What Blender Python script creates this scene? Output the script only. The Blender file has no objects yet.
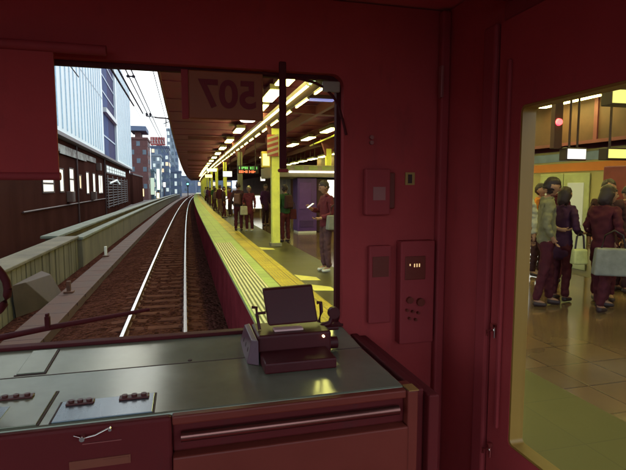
import bpy, bmesh, math, random
from mathutils import Vector, Matrix, noise
R = math.radians
random.seed(7)
S = bpy.context.scene
COL = S.collection

# ------------------------------------------------------------------ camera, sky, sun, exposure
cam = bpy.data.cameras.new("camera")
cam.sensor_width = 36.0
cam.lens = 28.18
cam.clip_start = 0.02
cam.clip_end = 6000
co = bpy.data.objects.new("camera", cam)
COL.objects.link(co)
co.location = (0, 0, 2.7)
co.rotation_euler = (R(90 - 5.479), 0, R(-14.794))
S.camera = co

SUN_EL, SUN_AZ = R(36), R(6)            # azimuth clockwise from +Y: ahead down the line, a little to the right
world = bpy.data.worlds.new("World")
S.world = world
world.use_nodes = True
wn = world.node_tree
wn.nodes.clear()
sky = wn.nodes.new("ShaderNodeTexSky")
sky.sky_type = 'NISHITA'
sky.sun_disc = False
sky.sun_elevation = SUN_EL
sky.sun_rotation = SUN_AZ
sky.air_density = 1.0
sky.dust_density = 6.0
sky.ozone_density = 1.0
bg = wn.nodes.new("ShaderNodeBackground")
bg.inputs[1].default_value = 0.15
wo = wn.nodes.new("ShaderNodeOutputWorld")
ov = wn.nodes.new("ShaderNodeMixRGB")          # thin even overcast over the clear sky
ov.inputs[0].default_value = 0.88
ov.inputs[2].default_value = (4.35, 5.4, 6.2, 1)
wn.links.new(sky.outputs[0], ov.inputs[1])
wn.links.new(ov.outputs[0], bg.inputs[0])
wn.links.new(bg.outputs[0], wo.inputs[0])

sun = bpy.data.lights.new("sun", 'SUN')
sun.energy = 0.5
sun.angle = R(12)
sun.color = (1.0, 0.95, 0.88)
so = bpy.data.objects.new("sun", sun)
COL.objects.link(so)
d = Vector((math.sin(SUN_AZ) * math.cos(SUN_EL), math.cos(SUN_AZ) * math.cos(SUN_EL), math.sin(SUN_EL)))
so.rotation_euler = d.to_track_quat('Z', 'Y').to_euler()
so.location = (20, -20, 40)

S.view_settings.view_transform = 'Standard'
S.view_settings.look = 'None'
S.view_settings.gamma = 1.0
S.view_settings.exposure = 1.2
S.view_settings.use_curve_mapping = False
S.render.engine = 'CYCLES'
S.cycles.max_bounces = 8
S.cycles.transparent_max_bounces = 12
S.cycles.use_denoising = True
S.cycles.sample_clamp_indirect = 6.0
S.cycles.caustics_reflective = False
S.cycles.caustics_refractive = False

# ------------------------------------------------------------------ materials
MATS = {}
def mat(name, col, rough=0.6, metal=0.0, var=0.15, scale=4.0, bump=0.0, bscale=60.0, col2=None, spec=0.5, coat=0.0, stretch=None, scuff=0.0):
    """Principled material with a noise breakup between two near tones, roughness breakup and optional bump"""
    if name in MATS:
        return MATS[name]
    m = bpy.data.materials.new(name)
    m.use_nodes = True
    nt = m.node_tree
    b = nt.nodes["Principled BSDF"]
    tc = nt.nodes.new("ShaderNodeTexCoord")
    src = tc.outputs["Object"]
    if stretch:
        mp = nt.nodes.new("ShaderNodeMapping")
        mp.inputs["Scale"].default_value = stretch
        nt.links.new(src, mp.inputs[0])
        src = mp.outputs[0]
    n = nt.nodes.new("ShaderNodeTexNoise")
    n.inputs["Scale"].default_value = scale
    n.inputs["Detail"].default_value = 5
    n.inputs["Roughness"].default_value = 0.6
    nt.links.new(src, n.inputs["Vector"])
    rp = nt.nodes.new("ShaderNodeValToRGB")
    c = Vector(col)
    a = col2 if col2 else tuple(max(0, x * (1 - var)) for x in c)
    e = tuple(min(1, x * (1 + var)) for x in c)
    rp.color_ramp.elements[0].color = (*a, 1)
    rp.color_ramp.elements[1].color = (*e, 1)
    rp.color_ramp.elements[0].position = 0.32
    rp.color_ramp.elements[1].position = 0.68
    nt.links.new(n.outputs["Fac"], rp.inputs[0])
    out = rp.outputs[0]
    if scuff:                               # worn patches and scratches with a shape of their own
        n3 = nt.nodes.new("ShaderNodeTexNoise"); n3.inputs["Scale"].default_value = 14; n3.inputs["Detail"].default_value = 9; n3.inputs["Roughness"].default_value = 0.72
        mp3 = nt.nodes.new("ShaderNodeMapping"); mp3.inputs["Scale"].default_value = (1.0, 1.0, 0.35)
        nt.links.new(src, mp3.inputs[0]); nt.links.new(mp3.outputs[0], n3.inputs["Vector"])
        r3 = nt.nodes.new("ShaderNodeValToRGB"); r3.color_ramp.elements[0].position = 0.56; r3.color_ramp.elements[1].position = 0.70
        nt.links.new(n3.outputs["Fac"], r3.inputs[0])
        m3 = nt.nodes.new("ShaderNodeMixRGB"); m3.inputs[2].default_value = (*[min(1, x * .62 + .012) for x in c], 1)
        sc = nt.nodes.new("ShaderNodeMath"); sc.operation = 'MULTIPLY'; sc.inputs[1].default_value = scuff
        nt.links.new(r3.outputs[0], sc.inputs[0]); nt.links.new(sc.outputs[0], m3.inputs[0]); nt.links.new(out, m3.inputs[1])
        out = m3.outputs[0]
    nt.links.new(out, b.inputs["Base Color"])
    mr = nt.nodes.new("ShaderNodeMapRange")
    mr.inputs["To Min"].default_value = max(0.02, rough * 0.8)
    mr.inputs["To Max"].default_value = min(1, rough * 1.2)
    nt.links.new(n.outputs["Fac"], mr.inputs[0])
    nt.links.new(mr.outputs[0], b.inputs["Roughness"])
    b.inputs["Metallic"].default_value = metal
    b.inputs["Specular IOR Level"].default_value = spec
    b.inputs["Coat Weight"].default_value = coat
    if bump:
        n2 = nt.nodes.new("ShaderNodeTexNoise")
        n2.inputs["Scale"].default_value = bscale
        n2.inputs["Detail"].default_value = 6
        nt.links.new(src, n2.inputs["Vector"])
        bp = nt.nodes.new("ShaderNodeBump")
        bp.inputs["Strength"].default_value = bump
        bp.inputs["Distance"].default_value = 0.02
        nt.links.new(n2.outputs["Fac"], bp.inputs["Height"])
        nt.links.new(bp.outputs[0], b.inputs["Normal"])
    MATS[name] = m
    return m

def emit(name, col, power, body=None):
    if name in MATS:
        return MATS[name]
    m = bpy.data.materials.new(name)
    m.use_nodes = True
    b = m.node_tree.nodes["Principled BSDF"]
    b.inputs["Base Color"].default_value = (*(body or (0.6, 0.6, 0.55)), 1)
    b.inputs["Emission Color"].default_value = (*col, 1)
    b.inputs["Emission Strength"].default_value = power
    MATS[name] = m
    return m

def glass(name, tint, gloss):
    m = bpy.data.materials.new(name)
    m.use_nodes = True
    nt = m.node_tree
    nt.nodes.clear()
    o = nt.nodes.new("ShaderNodeOutputMaterial")
    mx = nt.nodes.new("ShaderNodeMixShader")
    t = nt.nodes.new("ShaderNodeBsdfTransparent")
    t.inputs[0].default_value = (*tint, 1)
    g = nt.nodes.new("ShaderNodeBsdfGlossy")
    g.inputs["Roughness"].default_value = 0.02
    lw = nt.nodes.new("ShaderNodeLayerWeight")
    lw.inputs[0].default_value = 0.12
    ml = nt.nodes.new("ShaderNodeMath")
    ml.operation = 'MULTIPLY'
    ml.inputs[1].default_value = gloss
    nt.links.new(lw.outputs["Fresnel"], ml.inputs[0])
    nt.links.new(ml.outputs[0], mx.inputs[0])
    nt.links.new(t.outputs[0], mx.inputs[1])
    nt.links.new(g.outputs[0], mx.inputs[2])
    nt.links.new(mx.outputs[0], o.inputs[0])
    return m

def ballast_mat():
    m = bpy.data.materials.new("ballast")
    m.use_nodes = True
    nt = m.node_tree
    b = nt.nodes["Principled BSDF"]
    tc = nt.nodes.new("ShaderNodeTexCoord")
    v = nt.nodes.new("ShaderNodeTexVoronoi")
    v.inputs["Scale"].default_value = 15
    nt.links.new(tc.outputs["Object"], v.inputs["Vector"])
    r = nt.nodes.new("ShaderNodeValToRGB")
    r.color_ramp.elements[0].color = (0.036, 0.0135, 0.0095, 1)
    r.color_ramp.elements[1].color = (0.122, 0.046, 0.033, 1)
    sp = nt.nodes.new("ShaderNodeSeparateColor")
    nt.links.new(v.outputs["Color"], sp.inputs[0])
    nt.links.new(sp.outputs[0], r.inputs[0])
    n = nt.nodes.new("ShaderNodeTexNoise")
    n.inputs["Scale"].default_value = 0.9
    n.inputs["Detail"].default_value = 6
    nt.links.new(tc.outputs["Object"], n.inputs["Vector"])
    mx = nt.nodes.new("ShaderNodeMixRGB")
    mx.blend_type = 'MULTIPLY'
    mx.inputs[0].default_value = 0.7
    nt.links.new(r.outputs[0], mx.inputs[1])
    nt.links.new(n.outputs["Fac"], mx.inputs[2])
    nt.links.new(mx.outputs[0], b.inputs["Base Color"])
    b.inputs["Roughness"].default_value = 0.95
    b.inputs["Specular IOR Level"].default_value = 0.0
    bp = nt.nodes.new("ShaderNodeBump")
    bp.inputs["Strength"].default_value = 0.9
    bp.inputs["Distance"].default_value = 0.05
    bp.invert = True
    nt.links.new(v.outputs["Distance"], bp.inputs["Height"])
    nt.links.new(bp.outputs[0], b.inputs["Normal"])
    MATS["ballast"] = m
    return m

def brick_mat(name, c1, c2, mortar, scale, rough, w=0.5, h=0.5, msize=0.02, bump=0.3, off=0.0, wear=0.3):
    m = bpy.data.materials.new(name)
    m.use_nodes = True
    nt = m.node_tree
    b = nt.nodes["Principled BSDF"]
    tc = nt.nodes.new("ShaderNodeTexCoord")
    t = nt.nodes.new("ShaderNodeTexBrick")
    t.offset = off
    t.inputs["Color1"].default_value = (*c1, 1)
    t.inputs["Color2"].default_value = (*c2, 1)
    t.inputs["Mortar"].default_value = (*mortar, 1)
    t.inputs["Scale"].default_value = scale
    t.inputs["Brick Width"].default_value = w
    t.inputs["Row Height"].default_value = h
    t.inputs["Mortar Size"].default_value = msize
    nt.links.new(tc.outputs["Object"], t.inputs["Vector"])
    n = nt.nodes.new("ShaderNodeTexNoise")
    n.inputs["Scale"].default_value = 1.3
    n.inputs["Detail"].default_value = 7
    nt.links.new(tc.outputs["Object"], n.inputs["Vector"])
    mx = nt.nodes.new("ShaderNodeMixRGB")
    mx.blend_type = 'MULTIPLY'
    rr = nt.nodes.new("ShaderNodeValToRGB")
    rr.color_ramp.elements[0].color = (1 - wear, 1 - wear, 1 - wear, 1)
    rr.color_ramp.elements[0].position = 0.3
    rr.color_ramp.elements[1].position = 0.65
    nt.links.new(n.outputs["Fac"], rr.inputs[0])
    mx.inputs[0].default_value = 1.0
    nt.links.new(t.outputs["Color"], mx.inputs[1])
    nt.links.new(rr.outputs[0], mx.inputs[2])
    nt.links.new(mx.outputs[0], b.inputs["Base Color"])
    mr = nt.nodes.new("ShaderNodeMapRange")
    mr.inputs["To Min"].default_value = rough * 0.7
    mr.inputs["To Max"].default_value = min(1, rough * 1.3)
    nt.links.new(n.outputs["Fac"], mr.inputs[0])
    nt.links.new(mr.outputs[0], b.inputs["Roughness"])
    bp = nt.nodes.new("ShaderNodeBump")
    bp.inputs["Strength"].default_value = bump
    bp.inputs["Distance"].default_value = 0.01
    bp.invert = True
    nt.links.new(t.outputs["Fac"], bp.inputs["Height"])
    nt.links.new(bp.outputs[0], b.inputs["Normal"])
    MATS[name] = m
    return m

# ------------------------------------------------------------------ mesh helpers
WL = {}                                   # world location of every Empty / parent that parts hang under
def put(o, label=None, cat=None, group=None, kind=None):
    if label: o["label"] = label
    if cat: o["category"] = cat
    if group: o["group"] = group
    if kind: o["kind"] = kind
    return o

def thing(name, label, cat, loc=(0, 0, 0), group=None, rz=0.0):
    o = bpy.data.objects.new(name, None)
    o.empty_display_size = 0.2
    COL.objects.link(o)
    o.location = loc
    o.rotation_euler = (0, 0, rz)
    WL[o.name] = Vector(loc)
    return put(o, label, cat, group)

class MB:
    def __init__(s):
        s.v = []; s.f = []; s.m = []; s.sm = []
    def add(s, vs, fs, mi=0, smooth=False):
        k = len(s.v)
        s.v += [tuple(p) for p in vs]
        for f in fs:
            s.f.append([i + k for i in f]); s.m.append(mi); s.sm.append(smooth)
        return s
    def box(s, x0, x1, y0, y1, z0, z1, mi=0):
        return s.add([(x0, y0, z0), (x1, y0, z0), (x1, y1, z0), (x0, y1, z0), (x0, y0, z1), (x1, y0, z1), (x1, y1, z1), (x0, y1, z1)],
                     [(0, 3, 2, 1), (4, 5, 6, 7), (0, 1, 5, 4), (1, 2, 6, 5), (2, 3, 7, 6), (3, 0, 4, 7)], mi)
    def hexa(s, p, mi=0):                 # eight corners, bottom four then top four
        return s.add(p, [(0, 3, 2, 1), (4, 5, 6, 7), (0, 1, 5, 4), (1, 2, 6, 5), (2, 3, 7, 6), (3, 0, 4, 7)], mi)
    def tube(s, pts, rad, n=10, mi=0, cap=True):
        pts = [Vector(p) for p in pts]
        rs = rad if isinstance(rad, (list, tuple)) else [rad] * len(pts)
        rings = []
        up = Vector((0, 0, 1))
        for i, p in enumerate(pts):
            t = (pts[min(i + 1, len(pts) - 1)] - pts[max(i - 1, 0)]).normalized()
            a = up if abs(t.dot(up)) < 0.95 else Vector((1, 0, 0))
            u = t.cross(a).normalized(); w = u.cross(t)
            rings.append([p + (u * math.cos(6.28318 * k / n) + w * math.sin(6.28318 * k / n)) * rs[i] for k in range(n)])
        vs = [q for r in rings for q in r]
        fs = [(i * n + k, i * n + (k + 1) % n, (i + 1) * n + (k + 1) % n, (i + 1) * n + k) for i in range(len(pts) - 1) for k in range(n)]
        s.add(vs, fs, mi, True)
        if cap:
            s.add(rings[0], [tuple(range(n))[::-1]], mi); s.add(rings[-1], [tuple(range(n))], mi)
        return s
    def prism(s, poly, axis, a, b, mi=0):  # polygon in the plane across `axis`, extruded a..b
        def p3(q, t):
            return {'x': (t, q[0], q[1]), 'y': (q[0], t, q[1]), 'z': (q[0], q[1], t)}[axis]
        n = len(poly)
        s.add([p3(q, a) for q in poly] + [p3(q, b) for q in poly],
              [tuple(range(n))[::-1], tuple(range(n, 2 * n))] + [(i, (i + 1) % n, n + (i + 1) % n, n + i) for i in range(n)], mi)
        return s
    def build(s, name, m, parent=None, bevel=0.0, seg=2):
        me = bpy.data.meshes.new(name)
        off = Vector((0, 0, 0))
        if parent is not None:
            off = WL[parent.name]
        me.from_pydata([(x - off.x, y - off.y, z - off.z) for x, y, z in s.v], [], s.f)
        ms = m if isinstance(m, (list, tuple)) else [m]
        for q in ms: me.materials.append(q)
        for p, i, sm in zip(me.polygons, s.m, s.sm):
            p.material_index = i; p.use_smooth = sm
        bm = bmesh.new(); bm.from_mesh(me)
        bmesh.ops.recalc_face_normals(bm, faces=bm.faces)
        bm.to_mesh(me); bm.free()
        o = bpy.data.objects.new(name, me)
        COL.objects.link(o)
        if parent is not None:
            o.parent = parent
        WL[o.name] = Vector(off)
        if bevel:
            bv = o.modifiers.new("bevel", 'BEVEL'); bv.width = bevel; bv.segments = seg; bv.limit_method = 'ANGLE'
        return o

def rrect(a0, a1, b0, b1, r, n=6):
    out = []
    for (ca, cb, st) in ((a1 - r, b1 - r, 0), (a0 + r, b1 - r, 90), (a0 + r, b0 + r, 180), (a1 - r, b0 + r, 270)):
        for k in range(n + 1):
            t = R(st + 90 * k / n); out.append((ca + r * math.cos(t), cb + r * math.sin(t)))
    return out

def ring_panel(mb, outer, inner, r, axis, a, b, mi=0, router=0.0):
    """a panel with a rounded hole; outer/inner = (u0,u1,v0,v1) in the plane across axis"""
    n = 6
    pi = rrect(*inner, r, n)
    if router:
        po = rrect(*outer, router, n)
    else:
        u0, u1, v0, v1 = outer
        po = []
        for (cu, cv) in ((u1, v1), (u0, v1), (u0, v0), (u1, v0)):
            po += [(cu, cv)] * (n + 1)
    def p3(q, t):
        return {'x': (t, q[0], q[1]), 'y': (q[0], t, q[1])}[axis]
    N = len(pi)
    vs = [p3(q, a) for q in po] + [p3(q, a) for q in pi] + [p3(q, b) for q in po] + [p3(q, b) for q in pi]
    fs = []
    for i in range(N):
        j = (i + 1) % N
        same = po[i] == po[j]
        for base in (0, 2 * N):
            fs.append((base + i, base + N + i, base + N + j) if same else (base + i, base + j, base + N + j, base + N + i))
        fs.append((N + i, 3 * N + i, 3 * N + j, N + j))
        if not same:
            fs.append((i, j, 2 * N + j, 2 * N + i))
    mb.add(vs, fs, mi)

def copy_tree(o, parent=None):
    c = o.copy(); COL.objects.link(c)
    WL[c.name] = WL.get(o.name, Vector((0, 0, 0)))
    if parent is not None: c.parent = parent
    for ch in list(o.children): copy_tree(ch, c)
    return c

def off(y):                               # the line bends gently to the right
    return 1.25e-4 * y * abs(y) if y > 0 else 0.0
def ang(y):
    return -math.atan(2.5e-4 * max(y, 0))

def ysteps(y0, y1, st):
    n = max(1, int(math.ceil((y1 - y0) / st)))
    return [y0 + (y1 - y0) * i / n for i in range(n + 1)]

def sweep(mb, prof, y0, y1, st=3.0, mi=0, cap=True):
    """closed profile [(x,z)] carried along the bending line"""
    ys = ysteps(y0, y1, st); n = len(prof)
    vs = [(x + off(y), y, z) for y in ys for x, z in prof]
    fs = [(i * n + k, i * n + (k + 1) % n, (i + 1) * n + (k + 1) % n, (i + 1) * n + k) for i in range(len(ys) - 1) for k in range(n)]
    if cap: fs += [tuple(range(n)), tuple(range((len(ys) - 1) * n, len(ys) * n))]
    return mb.add(vs, fs, mi)
def rect(x0, x1, z0, z1): return [(x0, z0), (x1, z0), (x1, z1), (x0, z1)]

def text_mesh(body, size, depth):
    c = bpy.data.curves.new("lettering", 'FONT')
    c.body = body; c.size = size; c.extrude = depth; c.offset = .0025; c.align_x = 'CENTER'; c.align_y = 'CENTER'
    o = bpy.data.objects.new("lettering", c); COL.objects.link(o)
    dg = bpy.context.evaluated_depsgraph_get()
    me = bpy.data.meshes.new_from_object(o.evaluated_get(dg))
    bpy.data.objects.remove(o); bpy.data.curves.remove(c)
    return me

# ------------------------------------------------------------------ palette
M_ballast = ballast_mat()
M_ground = mat("city_ground", (0.05, 0.035, 0.035), 0.9)
M_sleeper = mat("sleeper_concrete", (0.085, 0.036, 0.026), 0.9, var=0.3, scale=3, bump=0.2, spec=0.0)
M_railtop = mat("rail_head_steel", (0.75, 0.72, 0.68), 0.22, metal=1.0, var=0.05)
M_railweb = mat("rail_rust", (0.09, 0.035, 0.022), 0.85, var=0.3, scale=8)
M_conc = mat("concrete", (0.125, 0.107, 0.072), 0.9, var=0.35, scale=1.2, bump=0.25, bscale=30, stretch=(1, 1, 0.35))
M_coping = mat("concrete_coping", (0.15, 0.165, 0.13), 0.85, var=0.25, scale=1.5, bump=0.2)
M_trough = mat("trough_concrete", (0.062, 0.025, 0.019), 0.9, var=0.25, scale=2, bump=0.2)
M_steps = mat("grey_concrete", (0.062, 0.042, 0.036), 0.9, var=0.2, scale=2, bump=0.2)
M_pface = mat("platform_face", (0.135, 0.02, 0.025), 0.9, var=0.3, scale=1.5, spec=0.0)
M_edge = brick_mat("platform_edge_tiles", (0.44, 0.57, 0.17), (0.38, 0.52, 0.13), (0.17, 0.2, 0.05), 1.0, 0.55, 0.3, 0.3, 0.006, 0.2)
M_rib = mat("white_ribs", (0.66, 0.64, 0.38), 0.5, var=0.15, scale=6)
M_ribgap = mat("rib_gap", (0.15, 0.15, 0.055), 0.7, var=0.2, scale=6)
M_yel = brick_mat("tactile_yellow", (0.58, 0.45, 0.035), (0.50, 0.36, 0.03), (0.32, 0.22, 0.03), 1.0, 0.5, 0.3, 0.3, 0.012, 0.3, 0.0, 0.42)
M_green = brick_mat("green_paving", (0.076, 0.062, 0.015), (0.064, 0.054, 0.013), (0.048, 0.040, 0.011), 1.0, 0.42, 0.6, 0.6, 0.006, 0.15, 0.0, 0.45)
M_tile = brick_mat("brown_floor_tiles", (0.20, 0.122, 0.062), (0.165, 0.105, 0.055), (0.10, 0.06, 0.034), 1.0, 0.13, 0.45, 0.45, 0.008, 0.12)
M_mark = mat("pale_yellow_mark", (0.72, 0.66, 0.16), 0.55)
M_canopy = mat("canopy_underside", (0.22, 0.027, 0.10), 0.75, var=0.2, scale=1.0)
M_beam = mat("canopy_steel", (0.16, 0.036, 0.05), 0.6, var=0.2)
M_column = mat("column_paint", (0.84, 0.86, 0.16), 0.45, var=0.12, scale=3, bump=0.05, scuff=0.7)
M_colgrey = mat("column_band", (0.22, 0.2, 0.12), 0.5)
M_lamp = emit("fluorescent", (0.96, 0.93, 0.27), 10.5)
M_lampg = emit("fluorescent_greenish", (0.55, 1.0, 0.45), 1.2)
M_lampw = emit("lamp_white", (1.0, 0.95, 0.78), 3.0)
M_lampb = emit("lamp_blue", (0.2, 0.25, 0.9), 0.3)
M_fix = mat("lamp_housing", (0.3, 0.28, 0.15), 0.5)
M_lit = emit("lit_sign_white", (1.0, 0.98, 0.95), 0.7)
M_litad = emit("lit_poster_white", (0.95, 1.0, 0.95), 0.7)
M_ledr = emit("led_red", (1.0, 0.08, 0.02), 1.6)
M_ledg = emit("led_green", (0.05, 0.8, 0.1), 0.6)
M_black = mat("black_plastic", (0.02, 0.006, 0.008), 0.5)
M_yellowbox = mat("yellow_sign", (0.7, 0.52, 0.06), 0.5)
M_redsign = mat("red_sign", (0.36, 0.06, 0.05), 0.5)
M_white = mat("white_paint", (0.75, 0.74, 0.70), 0.5, var=0.05)
M_purple = mat("purple_panel", (0.10, 0.035, 0.20), 0.4, var=0.15)
M_greypan = mat("grey_panel", (0.24, 0.2, 0.15), 0.5, var=0.15)
M_dark = mat("dark_booth", (0.05, 0.012, 0.016), 0.6)
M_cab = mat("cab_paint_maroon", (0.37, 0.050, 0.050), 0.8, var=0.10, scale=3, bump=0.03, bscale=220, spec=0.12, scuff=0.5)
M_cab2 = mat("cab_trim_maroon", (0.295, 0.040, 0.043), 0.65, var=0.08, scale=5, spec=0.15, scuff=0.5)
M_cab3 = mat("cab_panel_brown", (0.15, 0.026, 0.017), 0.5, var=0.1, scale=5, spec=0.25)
M_ceil = mat("ceiling_shade_offset", (0.56, 0.11, 0.12), 0.6, var=0.05, scale=5, spec=0.3)  # cab maroon lightened in colour to offset the weak light on the ceiling
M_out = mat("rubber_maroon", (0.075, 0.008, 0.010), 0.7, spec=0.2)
M_front = mat("desk_front_light_offset", (0.105, 0.0105, 0.011), 0.65, var=0.06, scale=5, spec=0.2, scuff=0.5)  # cab maroon darkened in colour to even out strong light on the desk front
M_dial = mat("dial_dark", (0.062, 0.006, 0.008), 0.5, spec=0.3)
M_desk = mat("desk_grey", (0.235, 0.24, 0.165), 0.2, metal=0.3, var=0.12, scale=7)
M_seam = mat("seam_dark", (0.045, 0.012, 0.012), 0.7)
M_lid = mat("lid_metal", (0.17, 0.20, 0.22), 0.26, metal=0.6, var=0.15, scale=20, stretch=(1, 0.1, 1))
M_chrome = mat("chrome", (0.8, 0.74, 0.66), 0.16, metal=1.0, var=0.04)
M_jamb = mat("window_jamb", (0.30, 0.165, 0.032), 0.45, var=0.06, scale=3)
M_label = mat("label_plate", (0.27, 0.075, 0.065), 0.5)
M_labelo = mat("label_olive", (0.36, 0.21, 0.05), 0.5)
M_plate = mat("number_board", (0.26, 0.06, 0.012), 0.6, var=0.12, scale=3)
M_glass = glass("windscreen_glass", (0.97, 0.96, 0.95), 0.10)
M_wall = mat("brown_wall", (0.050, 0.018, 0.0135), 0.9, var=0.25, scale=0.35, spec=0.0, stretch=(1, 1, .3))
M_facade = mat("white_cladding", (0.80, 0.86, 0.84), 0.5, var=0.06, scale=0.3)
M_facgap = mat("cladding_joint", (0.46, 0.62, 0.72), 0.6)
M_recess = mat("blue_glazing", (0.06, 0.085, 0.20), 0.75, spec=0.1, var=0.3, scale=0.5)
M_recess2 = mat("violet_glazing", (0.05, 0.042, 0.12), 0.75, spec=0.1, var=0.2, scale=0.5)
M_winlit = emit("lit_window", (1.0, 0.93, 0.72), 0.6)
M_winor = emit("lit_window_amber", (1.0, 0.62, 0.25), 0.4)
M_wind = emit("lit_window_dim", (0.75, 0.9, 0.9), 0.25)
M_wing = mat("grey_glass", (0.14, 0.18, 0.22), 0.2, var=0.4, scale=0.4)
M_brownT = mat("brown_tower", (0.14, 0.055, 0.05), 0.85)
M_blueT = mat("blue_grey_tower", (0.125, 0.155, 0.235), 0.8, var=0.2, scale=0.2)  # bluish cast of distance haze is put into this base colour
M_paleT = mat("pale_tower", (0.27, 0.31, 0.36), 0.8, var=0.2, scale=0.2)
M_tealT = mat("teal_tower", (0.16, 0.24, 0.28), 0.8, var=0.25, scale=0.2)
M_wire = mat("wire", (0.02, 0.016, 0.03), 0.7)
M_steel = mat("dark_steel", (0.05, 0.02, 0.02), 0.6)
M_skin = mat("skin", (0.34, 0.17, 0.10), 0.55, var=0.06)
M_hair = mat("hair", (0.02, 0.006, 0.006), 0.6)
M_shoew = mat("shoe_white", (0.6, 0.6, 0.5), 0.6)
M_shoed = mat("shoe_dark", (0.03, 0.012, 0.012), 0.6)

# ------------------------------------------------------------------ ground and track
mb = MB(); mb.add([(-3000, -300, -0.5), (3000, -300, -0.5), (3000, 5000, -0.5), (-3000, 5000, -0.5)], [(0, 1, 2, 3)])
put(mb.build("ground", M_ground), kind="structure")

TC = -0.60                                 # track centre
mb = MB()
ys = [1.5 + 0.5 * i for i in range(0, 80)] + ysteps(41.5, 260, 4)
xs = [-2.75 + 3.60 * i / 24 for i in range(25)]
vs = []
for y in ys:
    for x in xs:
        u = abs(x - TC)
        z = -0.158 - max(0, u - 1.2) * 0.20 + random.uniform(-0.012, 0.016)
        vs.append((x + off(y), y, z))
n = len(xs)
mb.add(vs, [(i * n + k, i * n + k + 1, (i + 1) * n + k + 1, (i + 1) * n + k) for i in range(len(ys) - 1) for k in range(n - 1)], 0, True)
put(mb.build("ballast_bed", M_ballast), kind="structure")

track = thing("railway_track", "single railway track with two bright steel rails curving away through brown ballast", "railway track", (TC, 2, -0.2))
for s in (-1, 1):
    mb = MB(); c = TC + s * 0.5335 + s * 0.033
    sweep(mb, [(c - 0.065, -0.16), (c + 0.065, -0.16), (c + 0.02, -0.135), (c + 0.012, -0.05), (c + 0.033, -0.04), (c + 0.033, -0.004), (c - 0.033, -0.004), (c - 0.033, -0.04), (c - 0.012, -0.05), (c - 0.02, -0.135)], 1.6, 240, 2.5, 0)
    sweep(mb, rect(c - 0.031, c + 0.031, -0.0038, 0.0), 1.6, 240, 2.5, 1)
    mb.build("rail", [M_railweb, M_railtop], track)
mb = MB(); mb.prism([(-1.0, -0.33), (1.0, -0.33), (1.0, -0.165), (0.75, -0.142), (0.25, -0.152), (-0.25, -0.152), (-0.75, -0.142), (-1.0, -0.165)], 'y', -0.12, 0.12)
for k in range(2):
    mb.box(-0.70 + k * 1.13, -0.43 + k * 1.13, -0.08, 0.08, -0.16, -0.128)
me = None
for i in range(90):
    y = 6.0 + 0.62 * i
    if me is None:
        sl = MB(); sl.v = [(a, b, c) for a, b, c in mb.v]; sl.f = mb.f; sl.m = mb.m; sl.sm = mb.sm
        o = sl.build("sleeper", M_sleeper); o.parent = track; me = o
    else:
        o = me.copy(); COL.objects.link(o); o.parent = track
    o.location = (off(y), y - 2, 0.2); o.rotation_euler = (0, 0, ang(y))
mb = MB()
for i in range(90, 330):
    y = 6.0 + 0.62 * i; x = TC + off(y)
    mb.box(x - 1, x + 1, y - 0.12, y + 0.12, -0.3, -0.15)
put(mb.build("sleeper", M_sleeper, track), kind="stuff")

# cable trough beside the track
mb = MB(); sweep(mb, rect(-3.3, -2.62, -0.45, -0.12), 4, 200, 2.5)
for i in range(60):
    y = 8 + i * 1.0
    mb.box(-3.31 + off(y), -2.61 + off(y), y - 0.012, y + 0.012, -0.2, -0.116, 1)
t = put(mb.build("cable_trough", [M_trough, M_seam]), "low concrete cable trough lids running along the left of the track", "cable trough")
mb = MB(); sweep(mb, rect(-3.75, -3.302, -0.5, -0.22), 4, 200, 3)
put(mb.build("gravel_strip", M_ballast), kind="structure")

# parapet: far double wall and near grooved wall
w = thing("parapet_wall", "concrete parapet beyond the grooved wall, twin pale copings and a dark channel between", "wall", (-3.9, 19.6, -0.5))
mb = MB(); sweep(mb, rect(-3.95, -3.70, -0.5, 0.80), 19.6, 150, 3); mb.build("inner_wall", M_conc, w)
mb = MB(); sweep(mb, rect(-4.0, -3.66, 0.802, 0.90), 19.55, 150, 3); mb.build("coping", M_coping, w, 0.015)
mb = MB(); sweep(mb, rect(-4.95, -4.65, -0.5, 0.86), 19.7, 150, 3); mb.build("outer_wall", M_conc, w)
mb = MB(); sweep(mb, rect(-5.1, -4.5, 0.862, 0.96), 19.6, 150, 3); mb.build("coping", M_coping, w, 0.015)
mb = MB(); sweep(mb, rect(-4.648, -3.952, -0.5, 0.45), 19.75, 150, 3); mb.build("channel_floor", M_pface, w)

w = thing("grooved_wall", "near concrete wall with vertical grooves and rain stains left of the track", "wall", (-3.9, 12, -0.5))
mb = MB()
y = 4.0
while y < 19.4:
    d = random.uniform(0.0, 0.03)
    mb.box(-4.3, -3.80 + d, y, y + 0.30, -0.5, 0.86); y += 0.36
mb.box(-4.32, -3.84, 3.9, 19.5, -0.5, 0.855)
mb.build("grooved_face", M_conc, w, 0.01)
mb = MB(); mb.box(-4.45, -3.74, 3.9, 19.5, 0.862, 0.95); mb.build("coping", M_conc, w, 0.02)
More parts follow.
